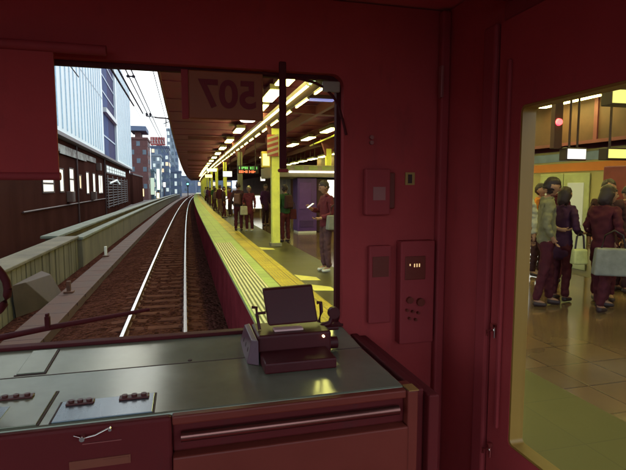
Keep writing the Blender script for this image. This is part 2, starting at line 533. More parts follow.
# sloped concrete block at the wall foot
mb = MB(); mb.hexa([(-3.72, 12.2, -0.25), (-3.25, 13.4, -0.25), (-3.25, 14.6, -0.25), (-3.72, 14.7, -0.25),
                    (-3.72, 12.0, 0.55), (-3.55, 12.4, 0.55), (-3.45, 14.2, 0.42), (-3.72, 14.4, 0.5)])
put(mb.build("concrete_block", M_steps, None, 0.02), "grey sloped concrete block leaning on the foot of the grooved wall", "concrete block")
for i, (x, y, h, lab) in enumerate(((-3.15, 21.6, 0.30, "small pale marker post on the trough beside the twin coping parapet"),
                                (-3.05, 14.3, 0.20, "short rusty bolt post on the trough beside the sloped concrete block"),)):
    t = thing("marker_post", lab, "marker post", (x, y, -0.12), "marker posts on the cable trough")
    mb = MB(); mb.box(x - 0.05, x + 0.05, y - 0.05, y + 0.05, -0.118, h); mb.build("post", M_white if i == 0 else M_railweb, t, 0.01)
    mb = MB(); mb.box(x - 0.12, x + 0.12, y - 0.1, y + 0.1, -0.118, -0.07); mb.build("foot", M_railweb, t, 0.01)

# ------------------------------------------------------------------ platform
mb = MB()
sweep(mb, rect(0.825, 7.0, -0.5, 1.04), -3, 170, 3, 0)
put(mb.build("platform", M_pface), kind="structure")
mb = MB(); sweep(mb, rect(0.80, 1.10, 1.045, 1.085), -3, 170, 3); put(mb.build("platform_kerb", mat("kerb_conc", (0.30, 0.29, 0.14), 0.8, bump=0.2)), kind="structure")
def sheet(name, x0, x1, z0, z1, m, y0=-3, y1=170):
    q = MB(); sweep(q, rect(x0, x1, z0, z1), y0, y1, 2.0); return put(q.build(name, m), kind="structure")
sheet("platform_edge_paving", 0.80, 1.498, 1.086, 1.100, M_edge)
sheet("tactile_paving", 1.502, 1.92, 1.041, 1.106, M_yel)
sheet("green_paving", 1.922, 2.90, 1.041, 1.100, M_green)
sheet("tile_floor", 2.902, 7.0, 1.041, 1.098, M_tile)
mb = MB()                                  # raised dots of the near tactile tiles
for iy in range(150):
    for ix in range(7):
        x, y = 1.545 + ix * .056, 4.0 + iy * .056
        ring = [(math.cos(1.0472 * q), math.sin(1.0472 * q)) for q in range(6)]
        mb.add([(x + .017 * a, y + .017 * b_, 1.1062) for a, b_ in ring] + [(x + .010 * a, y + .010 * b_, 1.111) for a, b_ in ring],
               [(q, (q + 1) % 6, 6 + (q + 1) % 6, 6 + q) for q in range(6)] + [(6, 7, 8, 9, 10, 11)])
put(mb.build("tactile_dots", mat("tactile_dot", (0.60, 0.46, 0.05), 0.5, var=.2)), kind="structure")
# white anti-slip ribs at the platform edge
mb = MB(); sweep(mb, rect(0.83, 1.30, 1.1, 1.104), -3, 14.5, 2.0, 1)
for k in range(8):
    x = 0.835 + k * 0.06
    sweep(mb, rect(x, x + 0.03, 1.1045, 1.112), -3, 14.45, 2.0, 0)
put(mb.build("anti_slip_edge", [M_rib, M_ribgap]), kind="structure")
for i, (y, lab) in enumerate(((7.3, "nearest pale yellow door mark painted beside the tactile strip"), (8.2, "pale yellow door mark just beyond the nearest one"),
               (12.6, "third pale yellow door mark, level with the near column"), (20, "far pale yellow door mark by the waiting couple"))):
    mb = MB(); mb.hexa([(1.95, y, 1.1005), (2.28, y - .1, 1.1005), (2.28, y + .2, 1.1005), (1.95, y + .55, 1.1005), (1.95, y, 1.104), (2.28, y - .1, 1.104), (2.28, y + .2, 1.104), (1.95, y + .55, 1.104)])
    put(mb.build("door_mark", M_mark), lab, "floor mark", "door marks on the platform")

# canopy
can = thing("station_canopy", "long dark brown platform canopy with ribbed underside curving away to the right", "canopy", (3.4, 0, 1.1))
mb = MB(); sweep(mb, rect(-0.40, 16, 5.0, 5.12), 0, 155, 3); mb.build("roof", M_canopy, can)
mb = MB(); sweep(mb, rect(-0.44, -0.402, 4.93, 5.2), -3, 155, 3); mb.build("fascia", M_beam, can)
mb = MB()
for i in range(56):                        # ribs of the deck
    y = 0.2 + i * 2.2
    mb.box(-0.395 + off(y), 8.1 + off(y), y, y + 0.05, 4.982, 4.998)
mb.build("deck_ribs", M_canopy, can)
YC = [4.4 + 8.9 * i for i in range(0, 15)]
for y in YC:
    mb = MB(); x = off(y)
    mb.hexa([(0.2 + x, y - .09, 4.8), (7.6 + x, y - .09, 4.62), (7.6 + x, y + .09, 4.62), (0.2 + x, y + .09, 4.8), (0.2 + x, y - .09, 4.929), (7.6 + x, y - .09, 4.929), (7.6 + x, y + .09, 4.929), (0.2 + x, y + .09, 4.929)])
    mb.build("crossbeam", M_beam, can)
for xx in (3.6, 5.0, 6.4):
    mb = MB(); sweep(mb, rect(xx - .06, xx + .06, 4.70, 4.928), -3, 150, 3); mb.build("purlin", M_beam, can)

# columns
c0 = None
for i, y in enumerate(YC[1:]):
    for side, xx in ((0, 2.42), (1, 5.75)):
        if side == 1 and i not in (0, 1): continue
        labs = ["nearest yellow green steel column, hung with a red striped board", "grey banded column behind the waiting couple, second along the platform edge",
                "third yellow green column along the platform edge", "fourth slim yellow column further along the edge"]
        lab = (labs[i] if i < 4 else "far slim yellow column among the distant platform lights") if side == 0 else ["yellow column inside the platform, left of the red box in the side window", "inner yellow column behind the purple machine"][i]
        grp = "canopy columns" if side == 0 else "inner canopy columns"
        if side == 0 and i >= 4: grp = "far canopy columns"
        if c0 is None:
            c0 = thing("platform_column", lab, "column", (0, 0, 1.1), grp)
            mb = MB(); mb.box(-.11, .11, -.11, .11, 1.11, 4.3); mb.build("shaft", M_column, c0, 0.02)
            mb = MB(); mb.box(-.15, .15, -.15, .15, 1.101, 1.20); mb.build("base_plate", M_colgrey, c0, 0.01)
            mb = MB(); mb.hexa([(-.11, -.1, 4.0), (.11, -.1, 4.0), (.11, .1, 4.0), (-.11, .1, 4.0), (-.34, -.08, 4.70), (.34, -.08, 4.70), (.34, .08, 4.70), (-.34, .08, 4.70)]); mb.build("bracket", M_beam, c0, 0.01)
            o = c0
        else:
            o = copy_tree(c0)
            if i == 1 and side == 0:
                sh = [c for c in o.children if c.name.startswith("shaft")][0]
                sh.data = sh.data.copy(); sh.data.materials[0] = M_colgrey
        y2 = y if side == 0 else (10.6 if i == 0 else 19.5)
        o.location = (xx + off(y2), y2, 1.1); o["label"] = lab; o["group"] = grp
# red striped board and yellow box on the first column
b = thing("striped_board", "red and pale diagonal striped board at the top of the near column", "sign", (2.42, 13.1, 3.5))
mb = MB(); mb.box(2.20, 2.50, 13.10, 13.16, 3.55, 4.12); mb.build("board", M_redsign, b)
mb = MB()
for k in range(4):
    z = 3.56 + k * 0.14
    mb.hexa([(2.2, 13.09, z), (2.5, 13.09, z + .10), (2.5, 13.098, z + .10), (2.2, 13.098, z), (2.2, 13.09, z + .06), (2.5, 13.09, z + .16), (2.5, 13.098, z + .16), (2.2, 13.098, z + .06)])
mb.build("stripe", mat("stripe_pale", (0.42, 0.36, 0.22), 0.5), b)
b = thing("column_box", "yellow box sign fixed to the side of the near column", "sign", (2.2, 13.2, 3.25))
mb = MB(); mb.box(2.06, 2.305, 13.2, 13.36, 3.25, 3.68); mb.build("casing", M_yellowbox, b, 0.02)
mb = MB(); mb.box(2.09, 2.27, 13.19, 13.199, 3.30, 3.62); mb.build("face", emit("lit_yellow", (0.9, 0.85, 0.25), 0.5), b)

# lamps: single fittings over the edge, then a continuous twin row of tubes
l0 = None
lamps = [5.4, 7.3, 9.2, 11.1, 13.0] + [18.0 + 4.05 * k for k in range(18)]
for i, y in enumerate(lamps):
    if l0 is None:
        l0 = thing("ceiling_lamp", "x", "lamp", (0, 0, 4.75), "square canopy lamps")
        mb = MB(); mb.box(-.16, .16, -.75, .75, 4.76, 4.87); mb.build("housing", M_fix, l0, 0.01)
        mb = MB(); mb.box(-.14, .14, -.68, .68, 4.735, 4.759); mb.build("diffuser", M_lamp, l0, 0.008)
        mb = MB(); mb.tube([(0, 0, 4.87), (0, 0, 5.0)], .02, 8); mb.build("stem", M_fix, l0)
        o = l0
    else:
        o = copy_tree(l0)
    o.location = (1.95 + off(y), y, 4.75); o.rotation_euler = (0, 0, ang(y))
    lab = {2: "large square lamp left of the hanging rod, over the platform edge", 3: "second large lamp below and left of the biggest lamp"}.get(i)
    if lab: o["label"] = lab
    elif i < 5: o["label"] = ["ceiling lamp over the near platform, topmost in the windscreen", "ceiling lamp just in front of the large pair", "", "", "ceiling lamp between the large pair and the round lamp"][i]; 
    else: o["label"] = "rectangular canopy lamp in the receding row beyond the round lamp"; o["group"] = "receding canopy lamps"
r = thing("round_lamp", "round white downlight between the square canopy lamps", "lamp", (1.98, 15.4, 4.75))
mb = MB(); mb.tube([(1.98, 15.4, 4.78), (1.98, 15.4, 4.9)], .26, 24); mb.build("housing", M_fix, r)
mb = MB(); mb.tube([(1.98, 15.4, 4.74), (1.98, 15.4, 4.779)], [.20, .24], 24); mb.build("diffuser", M_lampw, r)

trunk = thing("lamp_trunking", "long dark trunking carrying two rows of fluorescent tubes over the platform", "lamp trunking", (2.15, 0, 4.4))
mb = MB(); sweep(mb, [(2.10, 4.44), (2.22, 4.36), (2.30, 4.40), (2.30, 4.56), (2.10, 4.56)], 3.0, 140, 2.5); mb.build("channel", M_steel, trunk)
for y in YC[1:]:
    mb = MB(); x = 2.2 + off(y); mb.tube([(x, y, 4.56), (x, y, 4.68)], .025, 6); mb.build("hanger", M_steel, trunk)
t0 = None
for i in range(46):
    y = 4.3 + 2.5 * i
    if t0 is None:
        t0 = thing("fluorescent_tube", "", "lamp", (0, 0, 4.4), "long tubes on the trunking")
        mb = MB(); mb.box(-.022, .022, -1.22, 1.22, 4.39, 4.425); mb.build("tube", M_lamp, t0, 0.015)
        mb = MB()
        for s in (-1, 1): mb.box(-.037, .037, s * 1.235 - .012, s * 1.235 + .012, 4.383, 4.427)
        mb.build("end_cap", M_fix, t0)
        o = t0
    else: o = copy_tree(t0)
    o.location = (2.055 + off(y), y, 4.4); o.rotation_euler = (0, 0, ang(y))
    o["label"] = "long fluorescent tube in the continuous row on the trunking"
    if i == 1:
        o["label"] = "greenish dim tube near the top of the long row"; o["group"] = "dim tubes"
        tb = [c for c in o.children if c.name.startswith("tube")][0]
        tb.data = tb.data.copy(); tb.data.materials[0] = M_lampg
t1 = None
for i in range(34):
    y = 5.0 + 1.5 * i
    if t1 is None:
        t1 = thing("small_tube", "", "lamp", (0, 0, 4.36), "short tubes under the trunking")
        mb = MB(); mb.box(-.015, .015, -.5, .5, 4.335, 4.358); mb.build("tube", M_lamp, t1)
        mb = MB()
        for s in (-1, 1): mb.box(-.018, .018, s * .515 - .014, s * .515 + .014, 4.333, 4.39)
        mb.build("socket", M_fix, t1); o = t1
    else: o = copy_tree(t1)
    o.location = (2.275 + off(y), y, 4.36); o.rotation_euler = (0, 0, ang(y))
    o["label"] = "short thin tube in the lower row under the trunking"
# inner platform lamps
p0 = None
l2 = thing("ceiling_lamp", "", "lamp", (0, 0, 4.25), "far edge canopy lamps")
mb = MB(); mb.box(-.14, .14, -.75, .75, 4.27, 4.36); mb.build("housing", M_fix, l2, 0.01)
mb = MB(); mb.box(-.12, .12, -.68, .68, 4.245, 4.269); mb.build("diffuser", M_lamp, l2, 0.008)
mb = MB()
for q_ in (-.5, .5): mb.tube([(0, q_, 4.36), (0, q_, 5.0)], .012, 6)
mb.build("stem", M_fix, l2)
inner = [(4.9, 4.5 + 3.0 * k) for k in range(10)] + [(6.75, 3.0 + 2.3 * k) for k in range(14)]
for i, (x, y) in enumerate(inner):
    o = copy_tree(l0) if x < 6 else (l2 if x == 6.75 and i == 10 else copy_tree(l2))
    o.location = (x + off(y), y, 4.68 if x < 6 else 4.25); o.rotation_euler = (0, 0, ang(y))
    o["label"] = "ceiling lamp in the row over the middle of the platform" if x < 6 else "ceiling lamp in the row along the far platform edge"
    o["group"] = "middle canopy lamps" if x < 6 else "far edge canopy lamps"
# blue lamp
r = thing("blue_lamp", "dim blue violet lamp slung under the dark canopy", "lamp", (3.05, 10.9, 4.66))
mb = MB(); mb.box(2.72, 3.38, 10.8, 11.0, 4.70, 4.78); mb.build("housing", M_steel, r, 0.01)
mb = MB(); mb.box(2.74, 3.36, 10.82, 10.98, 4.66, 4.699); mb.build("diffuser", M_lampb, r, 0.01)

# hanging signs
def hang_sign(name, label, x0, x1, y, z0, z1, face, cat="sign", depth=0.16, group=None, top=4.7):
    t = thing(name, label, cat, ((x0 + x1) / 2, y, z0), group)
    q = MB(); q.box(x0, x1, y, y + depth, z0, z1); q.build("casing", M_black, t, 0.01)
    q = MB(); q.box(x0 + .025, x1 - .025, y - .012, y - .001, z0 + .025, z1 - .025); q.build("face", face, t)
    q = MB()
    for xx in (x0 + .12, x1 - .12): q.tube([(xx, y + depth / 2, z1), (xx, y + depth / 2, top)], .018, 6)
    q.build("hanger", M_steel, t)
    return t
led = hang_sign("departure_board", "black departure board with red and green dot lettering", 2.15, 3.00, 20.0, 3.28, 3.60, M_black)
for (z0, z1, m, nm, gap) in ((3.31, 3.41, M_ledr, "red_lettering", .3), (3.46, 3.56, M_ledg, "green_lettering", .45)):
    mb = MB(); x = 2.20
    while x < 2.93:
        wd = random.uniform(.025, .06)
        if random.random() > gap * .5:
            for k in range(3):
                if random.random() > .2: mb.box(x, x + wd, 19.975, 19.985, z0 + k * .035, z0 + k * .035 + .022)
        x += wd + .016
    mb.build(nm, m, led)
hang_sign("lit_sign", "white lit hanging sign left of the departure board", 1.85, 2.32, 24.0, 3.22, 3.52, M_lit)
hang_sign("lit_sign", "small lit sign seen low behind the near column", 4.2, 4.5, 27.5, 3.08, 3.34, M_lit)
hang_sign("lit_sign", "small yellow lit sign far along the platform", 1.7, 2.3, 40, 3.5, 3.8, emit("lit_amber", (1, .7, .2), 1.4))
hang_sign("lit_sign", "pale green lit sign beneath the receding lamps", 1.5, 2.2, 33, 3.75, 4.0, emit("lit_green_white", (.75, .95, .5), 1.0))
def ad(name, label, x0, x1, y, z0, z1):
    t = thing(name, label, "poster board", ((x0 + x1) / 2, y, 1.1))
    q = MB(); q.box(x0 - .05, x1 + .05, y, y + .14, z0 - .05, z1 + .05); q.build("casing", M_greypan, t, 0.01)
    q = MB(); q.box(x0, x1, y - .012, y - .002, z0, z1); q.build("face", M_litad, t)
    q = MB()
    for xx in (x0 + .08, x1 - .08): q.box(xx - .03, xx + .03, y + .04, y + .1, 1.1, z0 - .05)
    q.build("leg", M_greypan, t)
ad("poster_board", "bright lit poster board left of the waiting couple", 2.33, 2.79, 28.4, 1.50, 2.22)
ad("poster_board", "bright lit poster board right of the pale capped person", 3.72, 4.36, 28, 1.54, 2.26)

# kiosk, purple machine and dark booth under the canopy
k = thing("grey_kiosk", "grey kiosk with vertical panels left of the purple machine", "kiosk", (3.5, 18, 1.1))
mb = MB(); mb.box(3.42, 3.88, 18.0, 18.9, 1.1, 3.05); mb.build("body", M_greypan, k, 0.02)
mb = MB()
for i in range(4): mb.box(3.43 + i * .14, 3.46 + i * .14, 17.97, 17.998, 1.2, 3.0)
for i in range(2): mb.box(3.392, 3.418, 18.2 + i * .4, 18.24 + i * .4, 1.2, 3.0)
mb.build("panel_trim", mat("panel_trim", (.33, .28, .17), .5), k)
v = thing("purple_machine", "tall purple vending cabinet standing beside the grey kiosk", "vending machine", (4.25, 17, 1.1))
mb = MB(); mb.box(3.92, 4.63, 17.0, 17.75, 1.16, 3.05); mb.build("cabinet", M_purple, v, 0.02)
mb = MB(); mb.box(3.97, 4.42, 16.975, 16.998, 1.95, 2.9); mb.build("display", mat("violet_display", (.13, .05, .26), .25), v, 0.01)
mb = MB(); mb.box(4.0, 4.5, 16.97, 16.998, 1.3, 1.55); mb.build("flap", mat("violet_flap", (.06, .02, .12), .4), v, 0.01)
mb = MB(); mb.box(3.94, 4.61, 16.985, 17.7, 1.1, 1.158); mb.build("plinth", M_white, v)
bth = thing("waiting_booth", "dark booth with a lit white poster behind the man with the phone", "booth", (5.7, 17, 1.1))
mb = MB(); mb.box(4.68, 6.9, 17.2, 20.4, 1.1, 3.02); mb.build("body", M_dark, bth, 0.02)
mb = MB(); mb.box(5.08, 5.45, 17.17, 17.198, 2.36, 2.99); mb.build("poster", M_lit, bth)
mb = MB(); mb.box(4.9, 5.6, 17.18, 17.197, 1.15, 2.3); mb.build("door", mat("booth_door", (.08, .03, .03), .5), bth, 0.01)
f = thing("lit_fascia", "pale lit fascia strip over the kiosk and purple machine", "fascia", (5.0, 16.9, 3.1))
mb = MB(); mb.box(3.18, 6.95, 16.9, 20.6, 3.08, 3.5); mb.build("fascia_box", M_greypan, f, 0.02)
mb = MB(); mb.box(3.6, 6.2, 16.87, 16.898, 3.24, 3.29); mb.build("light_strip", M_lampw, f)
mb = MB()
for i in range(7): mb.box(3.3 + i * .5, 3.62 + i * .5, 16.88, 16.897, 3.33, 3.46)
mb.build("notice", mat("fascia_notice", (.25, .3, .12), .6), f)
t = thing("ceiling_pipe", "pale yellow pipe slanting under the dark canopy ribs", "pipe", (5.4, 19, 4.5))
mb = MB(); mb.tube([(5.55, 21.5, 4.58), (5.1, 13.5, 4.58)], .035, 8); mb.build("pipe", M_column, t)
mb = MB()
for (x, y) in ((5.5, 20.6), (5.17, 14.8)): mb.box(x - .05, x + .05, y - .03, y + .03, 4.54, 4.75)
mb.build("clip", M_steel, t)

# ------------------------------------------------------------------ train on the far side of the platform
tr = thing("commuter_train", "cream commuter train with an orange band standing at the far platform edge", "train", (8.7, 0, 0.0))
M_cream = mat("train_cream", (0.34, 0.29, 0.13), 0.4, var=0.06)
M_orange = mat("train_orange", (0.60, 0.19, 0.04), 0.4, var=0.06)
M_blueb = mat("train_blue_grey", (0.17, 0.23, 0.36), 0.4)
mb = MB(); mb.prism([(7.35, 3.431), (10.05, 3.431), (9.8, 3.75), (8.7, 3.9), (7.6, 3.75)], 'y', -14, 26); mb.build("roof", M_beam, tr, 0.02)
mb = MB(); mb.prism([(7.3, 0.95), (10.1, 0.95), (10.1, 3.43), (7.3, 3.43)], 'y', -14, 26); mb.build("body", M_cream, tr, 0.02)
mb = MB(); mb.box(7.286, 7.299, -14, 26, 3.02, 3.18); mb.build("stripe", M_orange, tr)
mb = MB(); mb.box(7.286, 7.299, -14, 26, 3.22, 3.38); mb.build("upper_band", M_blueb, tr)
mb = MB(); mb.box(7.286, 7.299, -14, 26, 1.75, 1.95); mb.build("stripe", M_orange, tr)
M_tw = emit("train_window", (0.95, 0.95, 0.6), 0.12, (.2, .2, .15))
y = -12.5
while y < 25:
    dm = MB(); dm.box(7.262, 7.285, y, y + .64, 1.15, 2.98); dm.box(7.262, 7.285, y + .66, y + 1.3, 1.15, 2.98)
    dr = dm.build("door", mat("door_green_grey", (.36, .38, .20), .35), tr, 0.01)
    for kk in (0, 1):
        wm = MB(); wm.box(7.25, 7.261, y + .12 + kk * .66, y + .52 + kk * .66, 2.0, 2.8); wm.build("window", M_tw, dr, 0.005)
    wm = MB(); wm.box(7.28, 7.285, y + 1.7, y + 3.5, 2.02, 2.88); wm.build("window", M_tw, tr, 0.004)
    y += 4.0
t = thing("red_machine", "red vending machine at the right edge of the side window", "vending machine", (6.9, 6.2, 1.1))
mb = MB(); mb.box(6.60, 7.20, 5.9, 6.55, 1.15, 3.05); mb.build("cabinet", mat("machine_red", (.24, .045, .035), .4), t, 0.02)
mb = MB(); mb.box(6.66, 7.1, 5.885, 5.898, 1.95, 2.8); mb.build("display", mat("machine_display", (.3, .22, .1), .25), t)
mb = MB(); mb.box(6.62, 7.18, 5.92, 6.5, 1.1, 1.149); mb.build("plinth", M_dark, t)
hang_sign("yellow_sign", "lower yellow hanging sign right of the white lit sign", 6.1, 7.2, 6.0, 3.12, 3.30, emit("lit_yellow_board", (.8, .72, .1), .5))
hang_sign("yellow_sign", "upper yellow panel at the top right of the side window", 5.4, 6.6, 5.3, 3.78, 4.0, emit("lit_olive_board", (.55, .5, .08), .6))
hang_sign("lit_sign", "white lit sign hanging before the train in the side window", 6.05, 6.45, 6.75, 3.15, 3.36, M_lit)
t = thing("red_beacon", "small red warning light on the dark post in the side window", "lamp", (6.0, 6.95, 3.4))
mb = MB(); mb.box(5.93, 6.09, 6.90, 7.0, 3.35, 4.9); mb.build("post", M_dark, t, .01)
mb = MB(); mb.tube([(6.0, 6.86, 3.78), (6.0, 6.899, 3.78)], [.05, .06], 16); mb.build("lens", emit("beacon_red", (1, .02, .05), 2.5), t)

# ------------------------------------------------------------------ people
def skin_mesh(name, verts, edges, radii, m, parent, level=2):
    me = bpy.data.meshes.new(name)
    me.from_pydata(verts, edges, [])
    o = bpy.data.objects.new(name, me); COL.objects.link(o)
    sk = o.modifiers.new("skin", 'SKIN'); sk.use_smooth_shade = True
    sd = o.modifiers.new("sub", 'SUBSURF'); sd.levels = level; sd.render_levels = level
    for v, r_ in zip(me.skin_vertices[0].data, radii):
        v.radius = r_ if isinstance(r_, tuple) else (r_, r_)
    me.skin_vertices[0].data[0].use_root = True
    dg = bpy.context.evaluated_depsgraph_get()
    ne = bpy.data.meshes.new_from_object(o.evaluated_get(dg)); ne.name = name
    bpy.data.objects.remove(o); bpy.data.meshes.remove(me)
    for p in ne.polygons: p.use_smooth = True
    return ne

def join_mesh(name, meshes, parent, mats, fold=0.0):
    bm = bmesh.new()
    for me, mi in meshes:
        k = len(bm.faces); bm.from_mesh(me); bm.faces.ensure_lookup_table()
        for f_ in bm.faces[k:]: f_.material_index = mi
    if fold:
        seed = Vector((random.uniform(0, 50), random.uniform(0, 50), random.uniform(0, 50)))
        bm.normal_update()
        for v in bm.verts:
            a = noise.noise(Vector((v.co.x * 11, v.co.y * 11, v.co.z * 16)) + seed) + .5 * noise.noise(Vector((v.co.x * 24, v.co.y * 24, v.co.z * 30)) + seed)
            v.co += v.normal * a * fold
    ne = bpy.data.meshes.new(name); bm.to_mesh(ne); bm.free()
    for m in mats: ne.materials.append(m)
    for p in ne.polygons: p.use_smooth = True
    o = bpy.data.objects.new(name, ne); COL.objects.link(o)
    if parent is not None: o.parent = parent
    return o

def head_mesh(c, tilt):
    """head facing -Y with brow, nose, chin and ears; c = centre of the skull"""
    bm = bmesh.new(); bmesh.ops.create_uvsphere(bm, u_segments=24, v_segments=18, radius=1)
    for v in bm.verts:
        x, y, z = v.co
        sx, sy, sz = .077, .098, .118
        if z < -.2: sx *= 1 - .28 * (-z - .2); sy *= 1 - .12 * (-z - .2)
        p = Vector((x * sx, y * sy, z * sz))
        if y < -.55:
            nz = math.exp(-((z + .12) ** 2) / .03 - (x * x) / .02); p.y -= .026 * nz          # nose
            ey = math.exp(-((z - .08) ** 2) / .012 - ((abs(x) - .36) ** 2) / .03); p.y += .010 * ey  # eye sockets
            mo = math.exp(-((z + .50) ** 2) / .006 - (x * x) / .06); p.y += .006 * mo
        if z < -.7 and y < 0: p.y -= .012
        if abs(x) > .93 and abs(z + .05) < .3 and abs(y) < .3: p.x += .014 * (1 if x > 0 else -1)   # ears
        v.co = p
    bmesh.ops.rotate(bm, verts=bm.verts, cent=(0, 0, -.1), matrix=Matrix.Rotation(tilt, 3, 'X'))
    bmesh.ops.translate(bm, verts=bm.verts, vec=c)
    me = bpy.data.meshes.new("head"); bm.to_mesh(me); bm.free(); return me

def hair_mesh(c, tilt, long_=False, cap=False):
    bm = bmesh.new(); bmesh.ops.create_uvsphere(bm, u_segments=32, v_segments=24, radius=1)
    for v in bm.verts:
        x, y, z = v.co
        p = Vector((x * .088, y * .108 + .008, z * .126 + .006))
        lim = .35 if y < -.35 else (-.15 if not long_ else -1.6)
        if y < -.35 and z < lim: p.y = max(p.y, -.055); p.x *= .9
        if long_ and z < -.2 and y > -.3: p.z -= .07; p.y += .01
        elif z < -.45: p *= .86
        if cap and y < -.6 and 0 < z < .5: p.y -= .07; p.z += .02
        v.co = p + Vector((random.uniform(-.003, .003), random.uniform(-.003, .003), random.uniform(-.003, .003)))
    dele = [v for v in bm.verts if v.co.y < -.05 and v.co.z < .03 and not (cap and v.co.y < -.12)]
    bmesh.ops.delete(bm, geom=dele, context='VERTS')
    bmesh.ops.rotate(bm, verts=bm.verts, cent=(0, 0, -.1), matrix=Matrix.Rotation(tilt, 3, 'X'))
    bmesh.ops.translate(bm, verts=bm.verts, vec=c)
    me = bpy.data.meshes.new("hair"); bm.to_mesh(me); bm.free(); return me

CL = {}
def cloth(c, key):
    return mat("cloth_" + key, c, 0.85, var=0.18, scale=9, bump=0.15, bscale=90, spec=0.2)

def person(label, x, y, face, top, legs, h=1.70, arms=("down", "down"), hairc=M_hair, shoe=M_shoed, tilt=0.0, long_=False, cap=False, coat=False, detail=1, group=None, stride=0.0, z=1.1):
    """face: heading in degrees the figure looks to, 0 = towards -Y (the cab), 90 = towards +X"""
    t = thing("person", label, "person", (x, y, z), group, R(face))
    WL[t.name] = Vector((0, 0, 0))
    k = h / 1.70
    J = {"pel": (0, .0, .93), "spi": (0, .005, 1.10), "che": (0, -.005, 1.28), "nek": (0, .01, 1.44), "hb": (0, -.005, 1.50)}
    V, E, Rr, I = [], [], [], {}
    def add(n, p, r_, par=None):
        I[n] = len(V); V.append(tuple(q * k for q in p)); Rr.append(tuple(q * k for q in r_) if isinstance(r_, tuple) else r_ * k)
        if par is not None: E.append((I[par], I[n]))
    arm = {}
    for s, nm in ((-1, "r"), (1, "l")):
        a = arms[0 if s < 0 else 1]
        sh = (s * .165, .0, 1.39)
        if a == "phone": el, wr, hd = (s * .215, -.05, 1.13), (s * .09, -.27, 1.19), (s * .045, -.33, 1.23)
        elif a == "hold": el, wr, hd = (s * .235, .02, 1.10), (s * .16, -.20, 1.02), (s * .13, -.27, 1.02)
        elif a == "pocket": el, wr, hd = (s * .245, .06, 1.12), (s * .19, -.04, .93), (s * .17, -.08, .87)
        else: el, wr, hd = (s * .215, .02, 1.11), (s * .215, -.04, .88), (s * .21, -.06, .80)
        arm[nm] = (sh, el, wr, hd)
    def legs_of(s):
        st = stride * s
        return (s * .088, 0, .88), (s * .095, -.02 - st * .12, .49), (s * .10, .02 - st * .26, .085)
    # the body: one skinned surface from soles to neck, fingers and head joined to it
    V, E, Rr, I = [], [], [], {}
    add("pel", J["pel"], (.100, .078)); add("spi", J["spi"], (.098, .070), "pel"); add("che", J["che"], (.112, .068), "spi"); add("nek", J["nek"], .052, "che"); add("hb", J["hb"], .05, "nek")
    for s, nm in ((-1, "r"), (1, "l")):
        sh, el, wr, hd = arm[nm]
        add("sh" + nm, sh, .05, "che"); add("el" + nm, el, .037, "sh" + nm); add("wr" + nm, wr, .026, "el" + nm); add("hd" + nm, hd, (.035, .018), "wr" + nm)
        hp, kn, an = legs_of(s)
        add("hp" + nm, hp, .062, "pel"); add("kn" + nm, kn, .048, "hp" + nm); add("an" + nm, an, .036, "kn" + nm); add("to" + nm, (an[0], an[1] - .13, .035), .03, "an" + nm)
    body = skin_mesh("body", V, E, Rr, None, None, 2 if detail else 1)
    pieces = [(body, 0)]
    if detail:
        for s, nm in ((-1, "r"), (1, "l")):
            sh, el, wr, hd = arm[nm]
            wv, hv = Vector(wr), Vector(hd); dr_ = (hv - wv).normalized()
            side = dr_.cross(Vector((0, 0, 1)) if abs(dr_.z) < .8 else Vector((0, 1, 0))).normalized()
            q = MB()
            curl = (Vector((0, 0, 1)) if abs(dr_.z) < .8 else Vector((0, -1, 0)))
            for fi, (o_, ln) in enumerate(((-.027, .062), (-.010, .074), (.008, .070), (.025, .055))):
                b0 = hv + side * o_; b1 = b0 + dr_ * ln * .55; b2 = b1 + (dr_ * .5 + curl * .8).normalized() * ln * .5
                q.tube([tuple(c * k for c in b0), tuple(c * k for c in b1), tuple(c * k for c in b2)], [.009 * k, .0085 * k, .006 * k], 6)
            tb = wv + dr_ * .03 - side * .03 * s
            q.tube([tuple(c * k for c in tb), tuple(c * k for c in (tb + (dr_ * .6 - side * s * .6 + curl * .3).normalized() * .04)), tuple(c * k for c in (tb + dr_ * .055 - side * s * .03 + curl * .03))], [.011 * k, .010 * k, .007 * k], 6)
            fm = bpy.data.meshes.new("fingers"); fm.from_pydata(q.v, [], q.f); pieces.append((fm, 0))
    hc = (0, -.02 * k, 1.60 * k)
    hm = head_mesh((0, 0, 0), 0)
    hm.transform(Matrix.Scale(k, 4)); hm.transform(Matrix.Translation(hc) @ Matrix.Translation((0, 0, -.08)) @ Matrix.Rotation(tilt, 4, 'X') @ Matrix.Translation((0, 0, .08)))
    pieces.append((hm, 0))
    if detail:
        q = MB()
        for s in (-1, 1): q.tube([(s * .029 * k, -.094 * k, .010 * k), (s * .029 * k, -.082 * k, .010 * k)], [.007 * k, .011 * k], 8)
        em = bpy.data.meshes.new("eyes"); em.from_pydata(q.v, [], q.f)
        em.transform(Matrix.Translation(hc) @ Matrix.Translation((0, 0, -.08)) @ Matrix.Rotation(tilt, 4, 'X') @ Matrix.Translation((0, 0, .08)))
        pieces.append((em, 1))
    join_mesh("body", pieces, t, [M_skin, M_hair])
    ha = hair_mesh((0, 0, 0), 0, long_, cap)
    ha.transform(Matrix.Scale(k, 4)); ha.transform(Matrix.Translation(hc) @ Matrix.Translation((0, 0, -.08)) @ Matrix.Rotation(tilt, 4, 'X') @ Matrix.Translation((0, 0, .08)))
    join_mesh("cap" if cap else "hair", [(ha, 0)], t, [hairc], 0.004 if cap else 0.013)
    # jacket
    V, E, Rr, I = [], [], [], {}
    add("che", J["che"], (.166, .134)); add("spi", J["spi"], (.145, .112), "che"); add("pel", (0, 0, .93), (.158, .128), "spi"); add("rim", (0, 0, .82), (.160, .130), "pel")
    if coat: add("hem", (0, 0, .60), (.176, .150), "rim")
